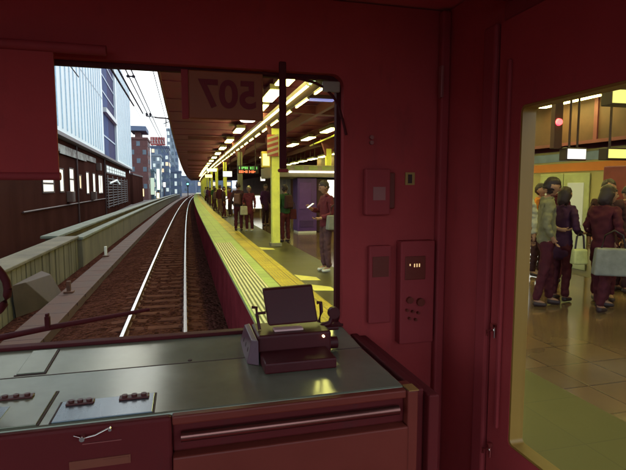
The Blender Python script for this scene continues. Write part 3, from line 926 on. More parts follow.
    add("nek", (0, .012, 1.41), .080, "che"); add("col", (0, .012, 1.475), .066, "nek")
    for nm in "rl":
        sh, el, wr, hd = arm[nm]
        add("sh" + nm, sh, .066, "che"); add("el" + nm, el, .053, "sh" + nm)
        add("wr" + nm, tuple(Vector(el).lerp(Vector(wr), .9)), .040, "el" + nm)
    join_mesh("jacket", [(skin_mesh("jacket", V, E, Rr, None, None, 3 if detail else 1), 0)], t, [top], 0.017 if detail else 0.01)
    # trousers
    V, E, Rr, I = [], [], [], {}
    add("pel", (0, 0, .95), (.135, .11)); add("low", (0, 0, .90), (.14, .115), "pel")
    for s, nm in ((-1, "r"), (1, "l")):
        hp, kn, an = legs_of(s)
        add("hp" + nm, (hp[0], hp[1], .80), .092, "low"); add("kn" + nm, kn, .070, "hp" + nm); add("an" + nm, (an[0], an[1], .075), .058, "kn" + nm)
    join_mesh("trousers", [(skin_mesh("trousers", V, E, Rr, None, None, 3 if detail else 1), 0)], t, [legs], 0.014 if detail else 0.008)
    for s in (-1, 1):
        hp, kn, an = legs_of(s)
        V, E, Rr, I = [], [], [], {}
        add("a", (an[0], an[1] + .03, .048), (.046, .046)); add("b", (an[0], an[1] - .06, .042), (.045, .040), "a"); add("c", (an[0], an[1] - .15, .034), (.042, .030), "b")
        join_mesh("shoe", [(skin_mesh("shoe", V, E, Rr, None, None, 1), 0)], t, [shoe])
    return t

def held(name, label, cat, x, y, z, build, group=None, rz=0.0):
    t = thing(name, label, cat, (x, y, z), group, rz); WL[t.name] = Vector((0, 0, 0)); build(t); return t
def bag_parts(t, w_, d_, h_, m):
    q = MB(); q.hexa([(-w_ / 2, -d_ / 2, 0), (w_ / 2, -d_ / 2, 0), (w_ / 2, d_ / 2, 0), (-w_ / 2, d_ / 2, 0), (-w_ * .45, -d_ * .35, h_), (w_ * .45, -d_ * .35, h_), (w_ * .45, d_ * .35, h_), (-w_ * .45, d_ * .35, h_)])
    q.build("bag_body", m, t, .025, 3)
    q = MB(); q.tube([(-w_ * .3, 0, h_), (-w_ * .22, 0, h_ + .16), (0, 0, h_ + .22), (w_ * .22, 0, h_ + .16), (w_ * .3, 0, h_)], .012, 6); q.build("strap", M_black, t)

maroon = cloth((.12, .02, .028), "maroon"); charcoal = cloth((.05, .02, .025), "charcoal"); plum = cloth((.09, .025, .09), "plum")
brownc = cloth((.14, .07, .06), "brown"); greenc = cloth((.03, .075, .03), "green"); beige = cloth((.42, .38, .25), "beige"); greyc = cloth((.24, .22, .2), "grey")
darkred = cloth((.07, .012, .018), "dark"); olive = cloth((.20, .18, .10), "olive_shirt"); orangec = cloth((.55, .2, .04), "orange"); bagc = cloth((.22, .215, .18), "bag_grey")
M_light = cloth((.5, .48, .36), "light")

# man with the phone: faces the track
person("man in a maroon jacket looking down at a white phone beside the platform edge", 2.62, 8.95, -82, maroon, cloth((.10, .045, .045), "trousers"), 1.72, ("phone", "hold"), tilt=.32, shoe=M_shoew)
def phone(t):
    q = MB(); q.box(-.036, .036, -.075, .075, 0, .009); q.build("case", M_white, t, .006)
    q = MB(); q.box(-.031, .031, -.068, .068, .0095, .011); q.build("screen", emit("phone_screen", (.95, 1, .95), .7), t)
ph = held("phone", "white phone held by the man in the maroon jacket", "phone", 2.62 - .325, 8.95 - .085, 2.368, phone, rz=R(-82)); ph.rotation_euler = (R(35), 0, R(-82))
held("shoulder_bag", "grey shoulder bag hanging at the hip of the man with the phone", "bag", 2.72, 8.66, 1.93, lambda t: bag_parts(t, .36, .15, .27, bagc), rz=R(8))
person("tall dark dressed man waiting beside the pale capped person", 1.98, 18.4, 160, charcoal, darkred, 1.78, ("down", "pocket"))
person("person in a pale cap, dark coat and white shoes waiting at the edge", 2.36, 18.2, -20, maroon, darkred, 1.66, ("hold", "down"), hairc=beige, cap=True, shoe=M_shoew, coat=True)
held("tote_bag", "pale tote bag carried between the waiting couple", "bag", 2.14, 18.05, 1.72, lambda t: bag_parts(t, .28, .14, .32, beige))
person("person in a plum coat half hidden left of the near column", 3.35, 20.6, 30, plum, charcoal, 1.74, coat=True)
person("person in a green top just right of the near column", 2.90, 14.2, 200, greenc, darkred, 1.68)
held("dark_bag", "dark bag carried behind the near column", "bag", 3.14, 14.2, 1.78, lambda t: bag_parts(t, .2, .14, .3, darkred))
person("dark figure half hidden behind the man with the phone", 3.62, 11.2, 60, darkred, charcoal, 1.70, coat=True, shoe=M_shoew)
far = [(2.0, 26.5), (2.45, 28), (2.1, 31.5), (2.75, 33), (2.0, 35), (2.5, 37.5), (2.15, 40), (2.7, 43), (2.1, 46), (2.5, 49), (2.15, 53), (2.7, 57), (2.2, 62), (2.6, 68)]
tops = [charcoal, maroon, darkred, plum, brownc, M_light, greenc]
desc = ["charcoal jacket", "maroon jacket", "dark jacket", "plum jacket", "brown jacket", "pale jacket", "green jacket"]
for i, (x, y) in enumerate(far):
    if i < 7:
        lab = "far waiting person in a %s in the line along the platform edge" % desc[i % 7]; grp = None
    else:
        lab = "tiny distant person among the far platform lights"; grp = "distant people on the platform"
    o = person(lab, x + off(y), y, random.uniform(-60, 200), tops[i % 7], [darkred, charcoal, brownc][i % 3], random.uniform(1.58, 1.78), (random.choice(["down", "hold", "pocket", "phone"]), random.choice(["down", "hold", "pocket"])), detail=0, stride=random.choice([0, 0, .5, -.4]), long_=(i % 4 == 1), tilt=random.uniform(-.05, .3), group=grp, coat=(i % 3 == 0))
# brown boarding hung along the far platform edge
t = thing("hung_boarding", "brown panelled boarding hung along the far platform edge above the train", "boarding", (7.12, 0, 3.55))
mb = MB(); mb.box(7.10, 7.18, -2, 26, 3.56, 4.45); mb.build("board", mat("boarding_brown", (.10, .042, .026), .7, var=.35, scale=1.2), t)
mb = MB()
for i in range(30): mb.box(7.07, 7.098, -1.8 + i * .9, -1.72 + i * .9, 3.56, 4.45)
mb.box(7.06, 7.098, -2, 26, 3.50, 3.559)
mb.build("batten", M_beam, t)
mb = MB()
for i in range(8): mb.tube([(7.14, -1 + i * 3.6, 4.45), (7.14, -1 + i * 3.6, 5.0)], .02, 6)
mb.build("hanger", M_steel, t)
t = thing("lit_board", "low lit white board standing by the train at the left of the side window", "poster board", (6.6, 8.2, 1.1))
mb = MB(); mb.box(6.22, 6.98, 8.2, 8.3, 1.16, 2.08); mb.build("casing", M_greypan, t, .01)
mb = MB(); mb.box(6.26, 6.94, 8.186, 8.198, 1.22, 2.02); mb.build("face", M_litad, t)
mb = MB(); mb.box(6.2, 6.4, 8.1, 8.4, 1.1, 1.159); mb.box(6.8, 7.0, 8.1, 8.4, 1.1, 1.159); mb.build("foot", M_steel, t)
# station wall behind the train
w = thing("station_wall", "dark station wall behind the commuter train", "wall", (14, 0, -.5))
mb = MB(); sweep(mb, rect(14, 14.3, -.5, 4.99), -14, 170, 4); mb.build("wall", mat("station_brown", (.34, .17, .10), .8, var=.3, scale=.6), w)
mb = MB()
for i in range(18): mb.box(13.9, 13.999, -13 + i * 4, -12.7 + i * 4, -.5, 4.98)
mb.build("pilaster", M_canopy, w)
def backpack(label, x, y, face, m, z=2.10):
    def parts(t):
        q = MB(); q.hexa([(-.14, .0, 0), (.14, .0, 0), (.13, .13, .01), (-.13, .13, .01), (-.12, .0, .40), (.12, .0, .40), (.10, .09, .38), (-.10, .09, .38)]); q.build("bag_body", m, t, .03, 3)
        q = MB(); q.box(-.10, .10, .132, .165, .04, .20); q.build("pocket", m, t, .015)
        for sx in (-.085, .085):
            q = MB(); q.tube([(sx, .0, .38), (sx * 1.15, -.12, .44), (sx * 1.2, -.26, .30), (sx * 1.3, -.22, .10), (sx * 1.3, -.02, .04)], .014, 6); q.build("strap", M_black, t)
    a = R(face); held("backpack", label, "backpack", x - math.sin(a) * .15, y + math.cos(a) * .15, z, parts, rz=a)
backpack("dark backpack worn by the tall man waiting beside the capped person", 1.98, 18.4, 160, brownc)
backpack("charcoal backpack on the person in the green top by the near column", 2.90, 14.2, 200, charcoal)
# people seen through the side window
person("person in an olive shirt and dark trousers in the side window", 4.72, 5.55, 60, olive, darkred, 1.72, ("pocket", "hold"), tilt=.25, stride=.4)
person("person in dark clothes turned away, right half of the side window", 5.25, 5.15, 100, darkred, darkred, 1.62, ("hold", "hold"), coat=True, long_=True, tilt=.3, stride=.5)
person("person in an orange top behind the dark group in the side window", 6.2, 7.5, 10, orangec, charcoal, 1.66)
person("person in a brown coat at the right edge of the side window", 5.75, 4.85, 80, brownc, darkred, 1.64, coat=True, long_=True)
person("person in dark trousers and pale top at the left of the side window", 4.9, 6.35, -40, M_light, plum, 1.7)
person("plum coated person between olive shirt and orange top in the side window", 5.15, 5.75, 100, cloth((.06, .02, .05), "dark_plum"), darkred, 1.6, ("hold", "pocket"), coat=True, long_=True, tilt=.2)
person("person in a long charcoal coat behind the dark group in the side window", 5.75, 5.6, -30, charcoal, darkred, 1.7, coat=True)
person("person in a dark jacket standing nearest the train doors in the side window", 6.0, 6.9, 150, darkred, darkred, 1.74, ("hold", "down"))
person("long haired person in a charcoal coat between the bags in the side window", 5.5, 5.35, 60, charcoal, darkred, 1.6, ("pocket", "hold"), coat=True, long_=True)
person("stooping person in a maroon coat near the train in the side window", 6.5, 6.0, 80, maroon, charcoal, 1.63, ("phone", "down"), tilt=.4)
held("grey_bag", "large grey bag hanging from the dark dressed person in the side window", "bag", 5.12, 4.86, 1.62, lambda t: bag_parts(t, .44, .18, .34, bagc), rz=R(-30))
held("yellow_bag", "small pale yellow bag beside the large grey bag in the side window", "bag", 4.92, 5.18, 1.72, lambda t: bag_parts(t, .2, .12, .2, cloth((.5, .5, .2), "yellow_bag")), rz=R(-10))

# ------------------------------------------------------------------ city on the left
DX = Vector((-0.028, 1.0, 0)).normalized()
def wallpt(y, out=0.0): return -8 - (y - 36) * 0.028 + out
def wbox(q, y0, y1, o0, o1, z0, z1, mi=0):      # box along the slanted wall line; o = how far out towards the track
    q.hexa([(wallpt(y0, o0), y0, z0), (wallpt(y0, o1), y0, z0), (wallpt(y1, o1), y1, z0), (wallpt(y1, o0), y1, z0),
            (wallpt(y0, o0), y0, z1), (wallpt(y0, o1), y0, z1), (wallpt(y1, o1), y1, z1), (wallpt(y1, o0), y1, z1)], mi)
bl = thing("trackside_building", "brown trackside building with slim lit windows under a tall white clad front", "building", (wallpt(20), 20, -0.5))
mb = MB(); wbox(mb, 8, 100, -14, 0, -0.5, 6.25); mb.build("wall", M_wall, bl)
mb = MB(); wbox(mb, 10, 58, -12, 0.45, 6.27, 24); wbox(mb, 72.5, 101, -12, 0.45, 6.27, 21); mb.build("cladding", M_facade, bl)
mb = MB()
y = 28.0
while y < 100:
    if not 57 < y < 73.5: wbox(mb, y, y + .16, 0.452, 0.50, 6.6, 23.9 if y < 60 else 20.9)
    y += 1.55 + .5 * (y > 60)
mb.build("cladding_joint", M_facgap, bl)
mb = MB(); wbox(mb, 27, 58, 0.452, 0.475, 12.2, 12.28); wbox(mb, 27, 58, 0.452, 0.475, 16.8, 16.88); mb.build("panel_seam", mat("panel_seam", (.5, .55, .58), .6), bl)
mb = MB(); wbox(mb, 58.01, 65, -12, 0.2, 6.27, 21); mb.build("glazing", M_recess, bl)
mb = MB(); wbox(mb, 65.01, 72.49, -12, 0.2, 6.27, 21); mb.build("glazing", M_recess2, bl)
mb = MB(); wbox(mb, 60, 72.48, 0.202, 0.6, 11.2, 11.7); mb.build("ledge", M_white, bl)
mb = MB()
for z in (8.5, 13.4, 15.2, 17, 18.8): wbox(mb, 58.02, 72.48, 0.202, 0.26, z, z + .18)
mb.build("transom", mat("transom", (.3, .38, .5), .4), bl)
mb = MB(); wbox(mb, 26, 101, -0.0, 0.6, 6.02, 6.262); mb.build("soffit", mat("soffit", (.2, .16, .16), .7), bl)
mb = MB(); wbox(mb, 33, 53.2, 0.003, 0.16, 5.15, 5.62); wbox(mb, 36, 47, 0.16, 0.2, 5.0, 5.3); mb.build("pale_band", mat("weathered_white", (.42, .40, .36), .9, col2=(.10, .06, .05), scale=0.9), bl)
mb = MB()
for yy in (42.6, 60.5): mb.tube([(wallpt(yy, .12), yy, -0.4), (wallpt(yy, .12), yy, 6.0)], .07, 8)
mb.tube([(wallpt(27, .1), 27, 1.5), (wallpt(60.4, .1), 60.4, 1.5)], .05, 8)
mb.build("pipework", M_steel, bl)
for yy, zz in ((38.5, 1.7), (50.0, 1.6), (54.3, 4.5)):
    mb = MB(); wbox(mb, yy, yy + 1.0, 0.01, 0.42, zz, zz + .75); ac = mb.build("air_unit", mat("air_unit", (.10, .055, .045), .7), bl, .02)
    mb = MB(); wbox(mb, yy + .15, yy + .8, 0.422, .44, zz + .1, zz + .65); mb.build("grille", M_steel, ac)
wins = [(31.6, 34.4, 2.5, 3.25), (36.3, 37.5, 2.5, 3.95), (39.8, 41.4, 2.3, 4.1), (43.9, 44.8, 2.7, 3.7), (47.5, 48.9, 2.25, 4.05), (51.5, 53.0, 2.2, 4.05), (55.5, 58.7, 2.2, 4.0)]
for i, (a, b_, z0, z1) in enumerate(wins):
    mb = MB()
    wbox(mb, a - .12, b_ + .12, 0.002, 0.06, z0 - .1, z0 - .002); wbox(mb, a - .12, b_ + .12, 0.002, 0.06, z1 + .002, z1 + .1)
    wbox(mb, a - .12, a - .003, 0.002, 0.06, z0 - .002, z1 + .002); wbox(mb, b_ + .003, b_ + .12, 0.002, 0.06, z0 - .002, z1 + .002)
    if i in (0, 2): wbox(mb, a, b_, 0.02, 0.05, (z0 * .45 + z1 * .55), (z0 * .45 + z1 * .55) + .12)
    if i == 6: wbox(mb, a + 1.5, a + 1.65, 0.02, 0.05, z0, z1)
    wf = mb.build("window", M_steel, bl)
    mb = MB(); wbox(mb, a, b_, 0.004, 0.018, z0, z1); mb.build("pane", M_winor if i == 3 else M_winlit, wf)
mb = MB(); wbox(mb, 62.5, 90, 0.002, .05, 4.45, 5.45); wf = mb.build("window", M_steel, bl)
for i in range(9):
    a = 63 + i * 3.0
    mb = MB(); wbox(mb, a, a + 2.3, .052, .07, 4.62, 4.95); wbox(mb, a, a + 2.3, .052, .07, 5.02, 5.35); mb.build("pane", M_wind, wf)
mb = MB()
for i in range(11):
    z = 0.4 + i * .34
    wbox(mb, 62.5, 91, 0.002, .12, z, z + .10)
for yy in (62.5, 68, 74, 80, 86, 91): wbox(mb, yy, yy + .3, 0.122, .2, .3, 4.2)
mb.build("louvre", mat("louvre", (.16, .13, .13), .6), bl)
mb = MB(); mb.tube([(wallpt(64, .3), 64, 3.3), (wallpt(70, .5), 70, 3.75), (wallpt(76, .3), 76, 3.3)], .1, 6); mb.build("lit_arch", M_wind, bl)
pb = thing("service_block", "plain dark brown block at the end of the white clad front", "building", (-10.4, 112, -0.5))
mb = MB(); mb.box(-15, -9.55, 103, 128, -0.5, 5.3); mb.build("wall", M_wall, pb)
mb = MB(); mb.box(-15.1, -9.45, 102.9, 128.1, 5.3, 5.6); mb.build("roof", M_steel, pb)
mb = MB(); mb.box(-11.4, -10.4, 102.9, 102.99, 1.2, 3.2); mb.build("door", M_steel, pb)

def tower(name, label, x0, x1, y0, y1, z1, m, nx, nz, wm, zlo=0.0, wfrac=.6, roofh=.6, side=True):
    t = thing(name, label, "building", ((x0 + x1) / 2, y0, -0.5))
    q = MB(); q.box(x0, x1, y0, y1, -.5, z1); q.build("wall", m, t)
    q = MB(); q.box(x0 - .2, x1 + .2, y0 - .2, y1 + .2, z1 + .003, z1 + roofh); q.box(x0 + (x1 - x0) * .3, x0 + (x1 - x0) * .6, y0 + 2, y1 - 2, z1 + roofh, z1 + roofh + 1.6); q.build("roof", m, t)
    cw = (x1 - x0) / nx; ch = (z1 - zlo) / nz
    for i in range(nx):
        for j in range(nz):
            q = MB(); a = x0 + cw * (i + .5 - wfrac / 2); z = zlo + ch * (j + .25)
            q.box(a, a + cw * wfrac, y0 - .06, y0 - .003, z, z + ch * .55)
            q.build("window", wm[(i * 7 + j * 3 + int(abs(x0))) % len(wm)], t)
    if side:
        cw = (y1 - y0) / 4
        for i in range(4):
            for j in range(nz):
                q = MB(); a = y0 + cw * (i + .2); z = zlo + ch * (j + .25)
                q.box(x1 + .003, x1 + .06, a, a + cw * .6, z, z + ch * .55)
                q.build("window", wm[(i * 5 + j * 2) % len(wm)], t)
    return t
tower("brown_tower", "brown tower with a blue grey upper floor beyond the white front", -13.6, -9.0, 140, 152, 15.6, M_brownT, 3, 6, [M_brownT, M_wing], 2)
mb = MB(); mb.box(-13.4, -9.2, 140.2, 151, 17.9, 19.2)
put(mb.build("roof_cabin", M_blueT, None, .1), "blue grey flat cabin on top of the brown tower", "roof cabin")
sg = tower("red_sign_tower", "blue grey tower carrying a red and white rooftop sign", -10.0, -4.3, 172, 186, 16.0, M_blueT, 4, 7, [M_wing, M_wind, M_wing, M_winor, M_wing], 1)
rs = thing("rooftop_sign", "red rooftop sign with white characters on the blue grey tower", "sign", (-7.4, 171.5, 16.7))
mb = MB(); mb.box(-10.0, -5.4, 171.4, 171.9, 16.7, 19.4); mb.build("board", M_redsign, rs)
mb = MB()
for i in range(5):
    x = -9.7 + i * .86
    mb.box(x, x + .5, 171.3, 171.39, 18.2, 18.4); mb.box(x + .2, x + .34, 171.3, 171.39, 17.3, 19.1); mb.box(x, x + .6, 171.3, 171.39, 17.3, 17.45)
mb.build("characters", M_white, rs)
mb = MB(); [mb.box(x, x + .2, 171.6, 172.2, 16.6, 19.0) for x in (-9.5, -7.5, -5.9)]; mb.build("strut", M_steel, rs)
tower("pale_tower", "pale office tower behind the red rooftop sign", -5.6, -1.5, 200, 214, 25, M_paleT, 3, 9, [M_wing, M_blueT, M_wind], 2)
tower("teal_block", "low teal shop block with lit windows beside the viaduct", -13.0, -8.2, 152.5, 166, 7.6, M_tealT, 4, 3, [M_wind, M_wing, M_winlit], -.3)
tower("pale_block", "slim pale block with small windows right of the brown tower", -9.0, -6.6, 160, 170, 12.5, M_paleT, 2, 6, [M_wing, M_wind], 1)
tower("grey_block", "low blue grey block at the far end of the track", -6.0, -0.5, 190, 205, 8.5, M_blueT, 4, 3, [M_wing, M_wing, M_wind], 0)
tower("far_block", "wide hazy blue block closing the end of the line", -3.5, 30, 330, 350, 10, M_blueT, 9, 3, [M_wing, M_blueT], 0)
tower("left_block", "pale block peeping over the end of the white clad front", -14.5, -12.0, 108, 122, 13.0, M_paleT, 2, 6, [M_wing, M_recess], 6)
tower("right_block", "dark blue block beyond the far end of the platform", 6, 22, 230, 250, 9, M_blueT, 5, 3, [M_wing, M_winor], 0)
def street_sign(label, x, y, z0, z1, w_, m):
    t = thing("street_sign", label, "sign", (x, y, -.5))
    q = MB(); q.box(x - w_ / 2, x + w_ / 2, y, y + .4, z0, z1); q.build("face", m, t)
    q = MB(); q.tube([(x, y + .2, -.5), (x, y + .2, z0)], .12, 8); q.build("post", M_steel, t)
    q = MB(); q.box(x - w_ / 2 - .08, x + w_ / 2 + .08, y + .405, y + .6, z0 - .08, z1 + .08); q.build("casing", M_steel, t)
street_sign("yellow lit sign low above the parapet at the block's end", -10.3, 132, .6, 2.5, 1.2, emit("sign_yellow", (1, .75, .25), 1.3))
street_sign("tall pale green lit banner sign in the far street", -6.9, 150, 2.2, 8.2, .8, emit("sign_green", (.7, 1, .75), .9))
street_sign("orange lit sign at the foot of the pale green banner", -7.0, 148, -.2, 1.3, .7, emit("sign_orange", (1, .6, .3), 1.2))
street_sign("broad dull green sign board left of the pale green banner", -9.1, 149, .8, 5.6, 2.2, emit("sign_olive", (.35, .5, .35), .5))
street_sign("small white lit sign right of the pale green banner", -5.4, 155, 3.0, 4.4, .7, M_lit)
# green railway signal
t = thing("railway_signal", "railway signal showing green far down the line", "signal", (0.55, 100, -.3))
mb = MB(); mb.tube([(.62 + .3, 100, -.3), (.62 + .3, 100, 3.0)], .08, 8); mb.build("post", M_steel, t)
mb = MB(); mb.box(.70, 1.14, 99.8, 100, 3.0, 3.9); mb.build("head", M_steel, t, .03)
mb = MB(); mb.tube([(.92, 99.72, 3.48), (.92, 99.79, 3.48)], .17, 16); mb.build("lens", emit("signal_green", (.1, 1, .65), 3), t)

# overhead line
def wire(name, label, x, z, y0, y1, r_, sag=0.0, group=None):
    q = MB(); pts = []
    for y in ysteps(y0, y1, 4):
        ph_ = ((y - 34) % 50) / 50
        pts.append((x + off(y) * .4, y, z - sag * 4 * ph_ * (1 - ph_)))
    q.tube(pts, r_, 6); put(q.build(name, M_wire), label, "wire", group)
wire("feeder_wire", "right hand wire of the spaced feeder pair against the sky", -1.95, 7.5, 10, 120, .028)
wire("feeder_wire", "left hand wire of the spaced feeder pair against the sky", -2.17, 7.5, 10, 120, .028)
wire("feeder_wire", "thick wire left of the spaced feeder pair", -2.45, 7.5, 8, 34, .045)
wire("feeder_wire", "leftmost thick cable across the white cladding", -2.72, 7.5, 8, 31, .05)
wire("feeder_wire", "faint thin continuation of the thick wire past the mast arm", -2.45, 7.5, 34.2, 120, .015)
wire("feeder_wire", "faint thin continuation of the leftmost cable towards the towers", -2.72, 7.5, 31.2, 120, .015)
wire("contact_wire", "thin contact wire sagging over the track centre", TC, 5.4, 6, 160, .010, .05)
t = thing("wire_spacer", "short bar joining the spaced feeder pair", "spacer", (-2.06, 23, 7.5))
mb = MB(); mb.tube([(-2.25, 23, 7.5), (-1.88, 23, 7.5)], .035, 6); mb.build("bar", M_wire, t)
mb = MB()
for x in (-2.17, -1.95): mb.box(x - .05, x + .05, 22.93, 23.07, 7.45, 7.55)
mb.build("clamp", M_wire, t)
t = thing("catenary_mast", "dark mast with a cantilever arm and insulators over the canopy edge", "mast", (.5, 34.6, 5.12))
mb = MB(); mb.tube([(.45, 34.6, 5.122), (.45, 34.6, 8.4)], [.14, .10], 10); mb.build("mast", M_steel, t)
mb = MB(); mb.tube([(.45, 34.6, 7.25), (-1.7, 34.6, 7.35)], .05, 8); mb.tube([(.45, 34.6, 6.5), (-.9, 34.6, 7.3)], .035, 6); mb.build("arm", M_steel, t)
for x in (-1.95, -2.17):
    mb = MB(); mb.tube([(x, 34.2, 7.36), (x, 34.2, 7.42), (x, 34.2, 7.45), (x, 34.2, 7.5), (x, 34.2, 7.58)], [.04, .09, .05, .09, .04], 10); mb.build("insulator", M_wire, t)
mb = MB(); mb.tube([(-2.2, 34.3, 7.36), (-1.6, 34.3, 7.33)], .03, 6); mb.tube([(-1.0, 34.6, 7.32), (-1.0, 34.6, 6.75)], .03, 6); mb.tube([(-1.15, 34.6, 6.95), (-.8, 34.6, 7.1)], .03, 6); mb.build("crossarm", M_wire, t)
t = thing("insulator_string", "ragged dark insulator string at the top left of the windscreen", "insulator", (-2.9, 14, 6.3))
pts = [(-4.35 + i * .10, 13.2 + i * .45, 6.95 - i * .012) for i in range(9)]
mb = MB(); mb.tube([p for p in pts], [.05, .12, .06, .13, .06, .13, .06, .10, .04], 10); mb.build("insulator", M_wire, t)
mb = MB(); mb.tube([(-4.6, 9, 7.05), pts[0]], .025, 6); mb.tube([pts[-1], (-3.6, 20, 6.75)], .02, 6); mb.build("tie_wire", M_wire, t)

# ------------------------------------------------------------------ the driving cab
cab = thing("train_cab", "dark maroon driving cab around the windscreen, desk and side door", "train cab", (-.58, 0, 1.15))
XL, XR, YF = -1.98, .82, 1.40
mb = MB(); mb.box(XL, XR, -.75, YF, 1.10, 1.15); mb.build("floor", M_cab, cab)
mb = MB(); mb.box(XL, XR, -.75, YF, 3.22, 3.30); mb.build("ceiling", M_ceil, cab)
mb = MB(); ring_panel(mb, (XL, .80, 1.16, 3.215), (-1.80, .445, 2.285, 3.018), .035, 'y', 1.345, 1.40); mb.build("front_wall", M_cab, cab)
mb = MB(); ring_panel(mb, (-1.82, .462, 2.27, 3.035), (-1.785, .432, 2.297, 3.006), .03, 'y', 1.372, 1.392); gk = mb.build("windscreen_gasket", M_out, cab)
mb = MB(); mb.box(-1.79, .44, 1.379, 1.385, 2.29, 3.012); mb.build("windscreen", M_glass, cab)
# side walls
mb = MB(); ring_panel(mb, (-.75, 1.345, 1.16, 3.215), (-.55, 1.1, 2.05, 2.95), .05, 'x', XL, XL + .05); mb.build("side_wall", M_cab, cab)
mb = MB(); mb.box(-1.955, -1.95, -.56, 1.11, 2.04, 2.96); mb.build("side_glass", M_glass, cab)
mb = MB(); mb.box(.765, .82, 1.07, 1.345, 1.16, 3.215); mb.build("side_wall", M_cab, cab)
mb = MB(); mb.box(.765, .82, -.75, -.62, 1.16, 3.215); mb.build("side_wall", M_cab, cab)
mb = MB(); mb.box(.76, .82, -.62, 1.07, 3.10, 3.215); mb.build("door_header", M_cab2, cab, .004)
# corner post ridges
mb = MB()
mb.box(.735, .764, 1.318, 1.344, 1.16, 3.21); mb.build("corner_post", M_cab2, cab, .006)
mb = MB(); mb.box(.745, .764, 1.08, 1.13, 1.16, 3.1); mb.build("door_post", M_cab2, cab, .006)
# side door with window
dr = MB(); ring_panel(dr, (-.618, 1.068, 1.16, 3.096), (-.48, .985, 2.075, 2.888), .014, 'x', .752, .790)
door = dr.build("side_door", M_cab, cab, .0)
mb = MB(); ring_panel(mb, (-.492, .9848, 2.0752, 2.8878), (-.47, .979, 2.081, 2.882), .011, 'x', .7535, .7895, 0, .0138); mb.build("window_frame", M_jamb, door)
mb = MB(); mb.box(.780, .784, -.475, .981, 2.078, 2.885); mb.build("window_glass", M_glass, door)
mb = MB(); mb.box(.742, .7515, 1.018, 1.030, 2.10, 3.0); mb.build("door_bead", M_cab2, door, .003)
for z in (2.345, 2.03):
    mb = MB(); mb.tube([(.751, 1.045, z + .012), (.738, 1.045, z + .012)], .006, 12); mb.tube([(.747, 1.045, z + .01), (.747, 1.045, z - .02)], .0025, 6); mb.tube([(.745, 1.045, z), (.742, 1.07, z - .008), (.744, 1.072, z - .022)], .0025, 6)
    mb.build("latch", M_chrome, door)
# instrument boxes on the bulkhead
bx = MB(); bx.box(.504, .580, 1.318, 1.3445, 2.622, 2.755); b1 = bx.build("switch_box", M_cab2, cab, .004)
mb = MB(); mb.box(.526, .564, 1.3165, 1.3178, 2.665, 2.703); mb.build("name_plate", M_label, b1)
mb = MB(); mb.box(.58, .60, 1.33, 1.3445, 2.64, 2.745); mb.build("conduit", M_cab3, cab, .003)
mb = MB(); mb.box(.637, .667, 1.3405, 1.3445, 2.709, 2.746); nl = mb.build("notice_label", M_labelo, cab)
mb = MB(); mb.box(.645, .658, 1.3395, 1.3404, 2.714, 2.740); mb.build("mark", M_seam, nl)
bx = MB(); bx.box(.612, .722, 1.308, 1.3445, 2.235, 2.545); b2 = bx.build("switch_box", M_cab2, cab, .004)
mb = MB(); mb.box(.625, .690, 1.3045, 1.3078, 2.43, 2.50); fp = mb.build("indicator_panel", M_cab3, b2, .002)
mb = MB()
for i, x in enumerate((.638, .652, .660, .668)): mb.box(x, x + .003, 1.3032, 1.3043, 2.468 - (.0 if i else -.004), 2.478)
mb.build("indicator", emit("dim_amber", (1, .6, .2), .35), b2)
for (x, z, r_) in ((.64, 2.37, .010), (.675, 2.362, .012), (.632, 2.34, .004), (.65, 2.335, .004), (.668, 2.33, .004), (.64, 2.315, .004), (.66, 2.31, .004)):
    mb = MB(); mb.tube([(x, 1.3078, z), (x, 1.297, z)], r_, 12); mb.build("knob", M_cab3, b2)
bx = MB(); bx.box(.520, .590, 1.325, 1.3445, 2.30, 2.532); b3 = bx.build("switch_box", M_cab2, cab, .004)
mb = MB(); mb.box(.53, .58, 1.3225, 1.3248, 2.44, 2.50); mb.build("name_plate", M_cab3, b3)
mb = MB(); mb.box(.724, .733, 1.30, 1.317, 2.96, 3.05); mb.build("clip_rail", M_label, cab, .002)
for (z, ) in ((2.845,), (2.83,)):
    mb = MB(); mb.tube([(.528, 1.344, z), (.528, 1.335, z)], .006, 10); mb.build("screw", M_label, cab)
# ceiling trim above the door and windscreen
mb = MB(); mb.box(.70, .7595, -.6, 1.06, 3.14, 3.2195); mb.build("cove", M_cab2, cab, .01)

# desk
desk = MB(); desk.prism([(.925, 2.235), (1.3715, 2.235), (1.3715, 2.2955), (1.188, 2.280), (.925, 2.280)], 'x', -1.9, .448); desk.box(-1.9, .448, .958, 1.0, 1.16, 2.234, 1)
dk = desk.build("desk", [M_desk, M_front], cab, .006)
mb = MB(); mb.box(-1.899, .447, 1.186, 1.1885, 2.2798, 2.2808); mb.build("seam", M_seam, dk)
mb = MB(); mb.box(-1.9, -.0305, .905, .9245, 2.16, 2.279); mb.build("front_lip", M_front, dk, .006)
mb = MB(); mb.box(-1.9, .448, 1.343, 1.3715, 2.2930, 2.303); mb.build("sill", M_out, dk, .003)
def lid(x0, x1, y0, y1, m, slope=True):
    q = MB(); z = 2.2835
    q.box(x0, x1, y0, y1, 2.2806, z); o = q.build("lid", m, dk, .001)
    q = MB(); g = .004
    q.box(x0 - g, x1 + g, y1 + .0005, y1 + g, 2.2801, 2.2816); q.box(x1 + .0005, x1 + g, y0, y1, 2.2801, 2.2816); q.box(x0 - g, x0 - .0005, y0, y1, 2.2801, 2.2816)
    q.build("lid_gap", M_seam, o)
    return o
def hinge(o, x0, x1, y):
    q = MB(); q.box(x0, x1, y - .011, y + .008, 2.2836, 2.2875)
    for k_ in range(3):
        x = x0 + (x1 - x0) * (.18 + .32 * k_); q.tube([(x, y - .002, 2.287), (x, y - .002, 2.2915)], .0055, 10)
    q.build("hinge", mat("hinge_dark", (.09, .016, .013), .5), o, .001)
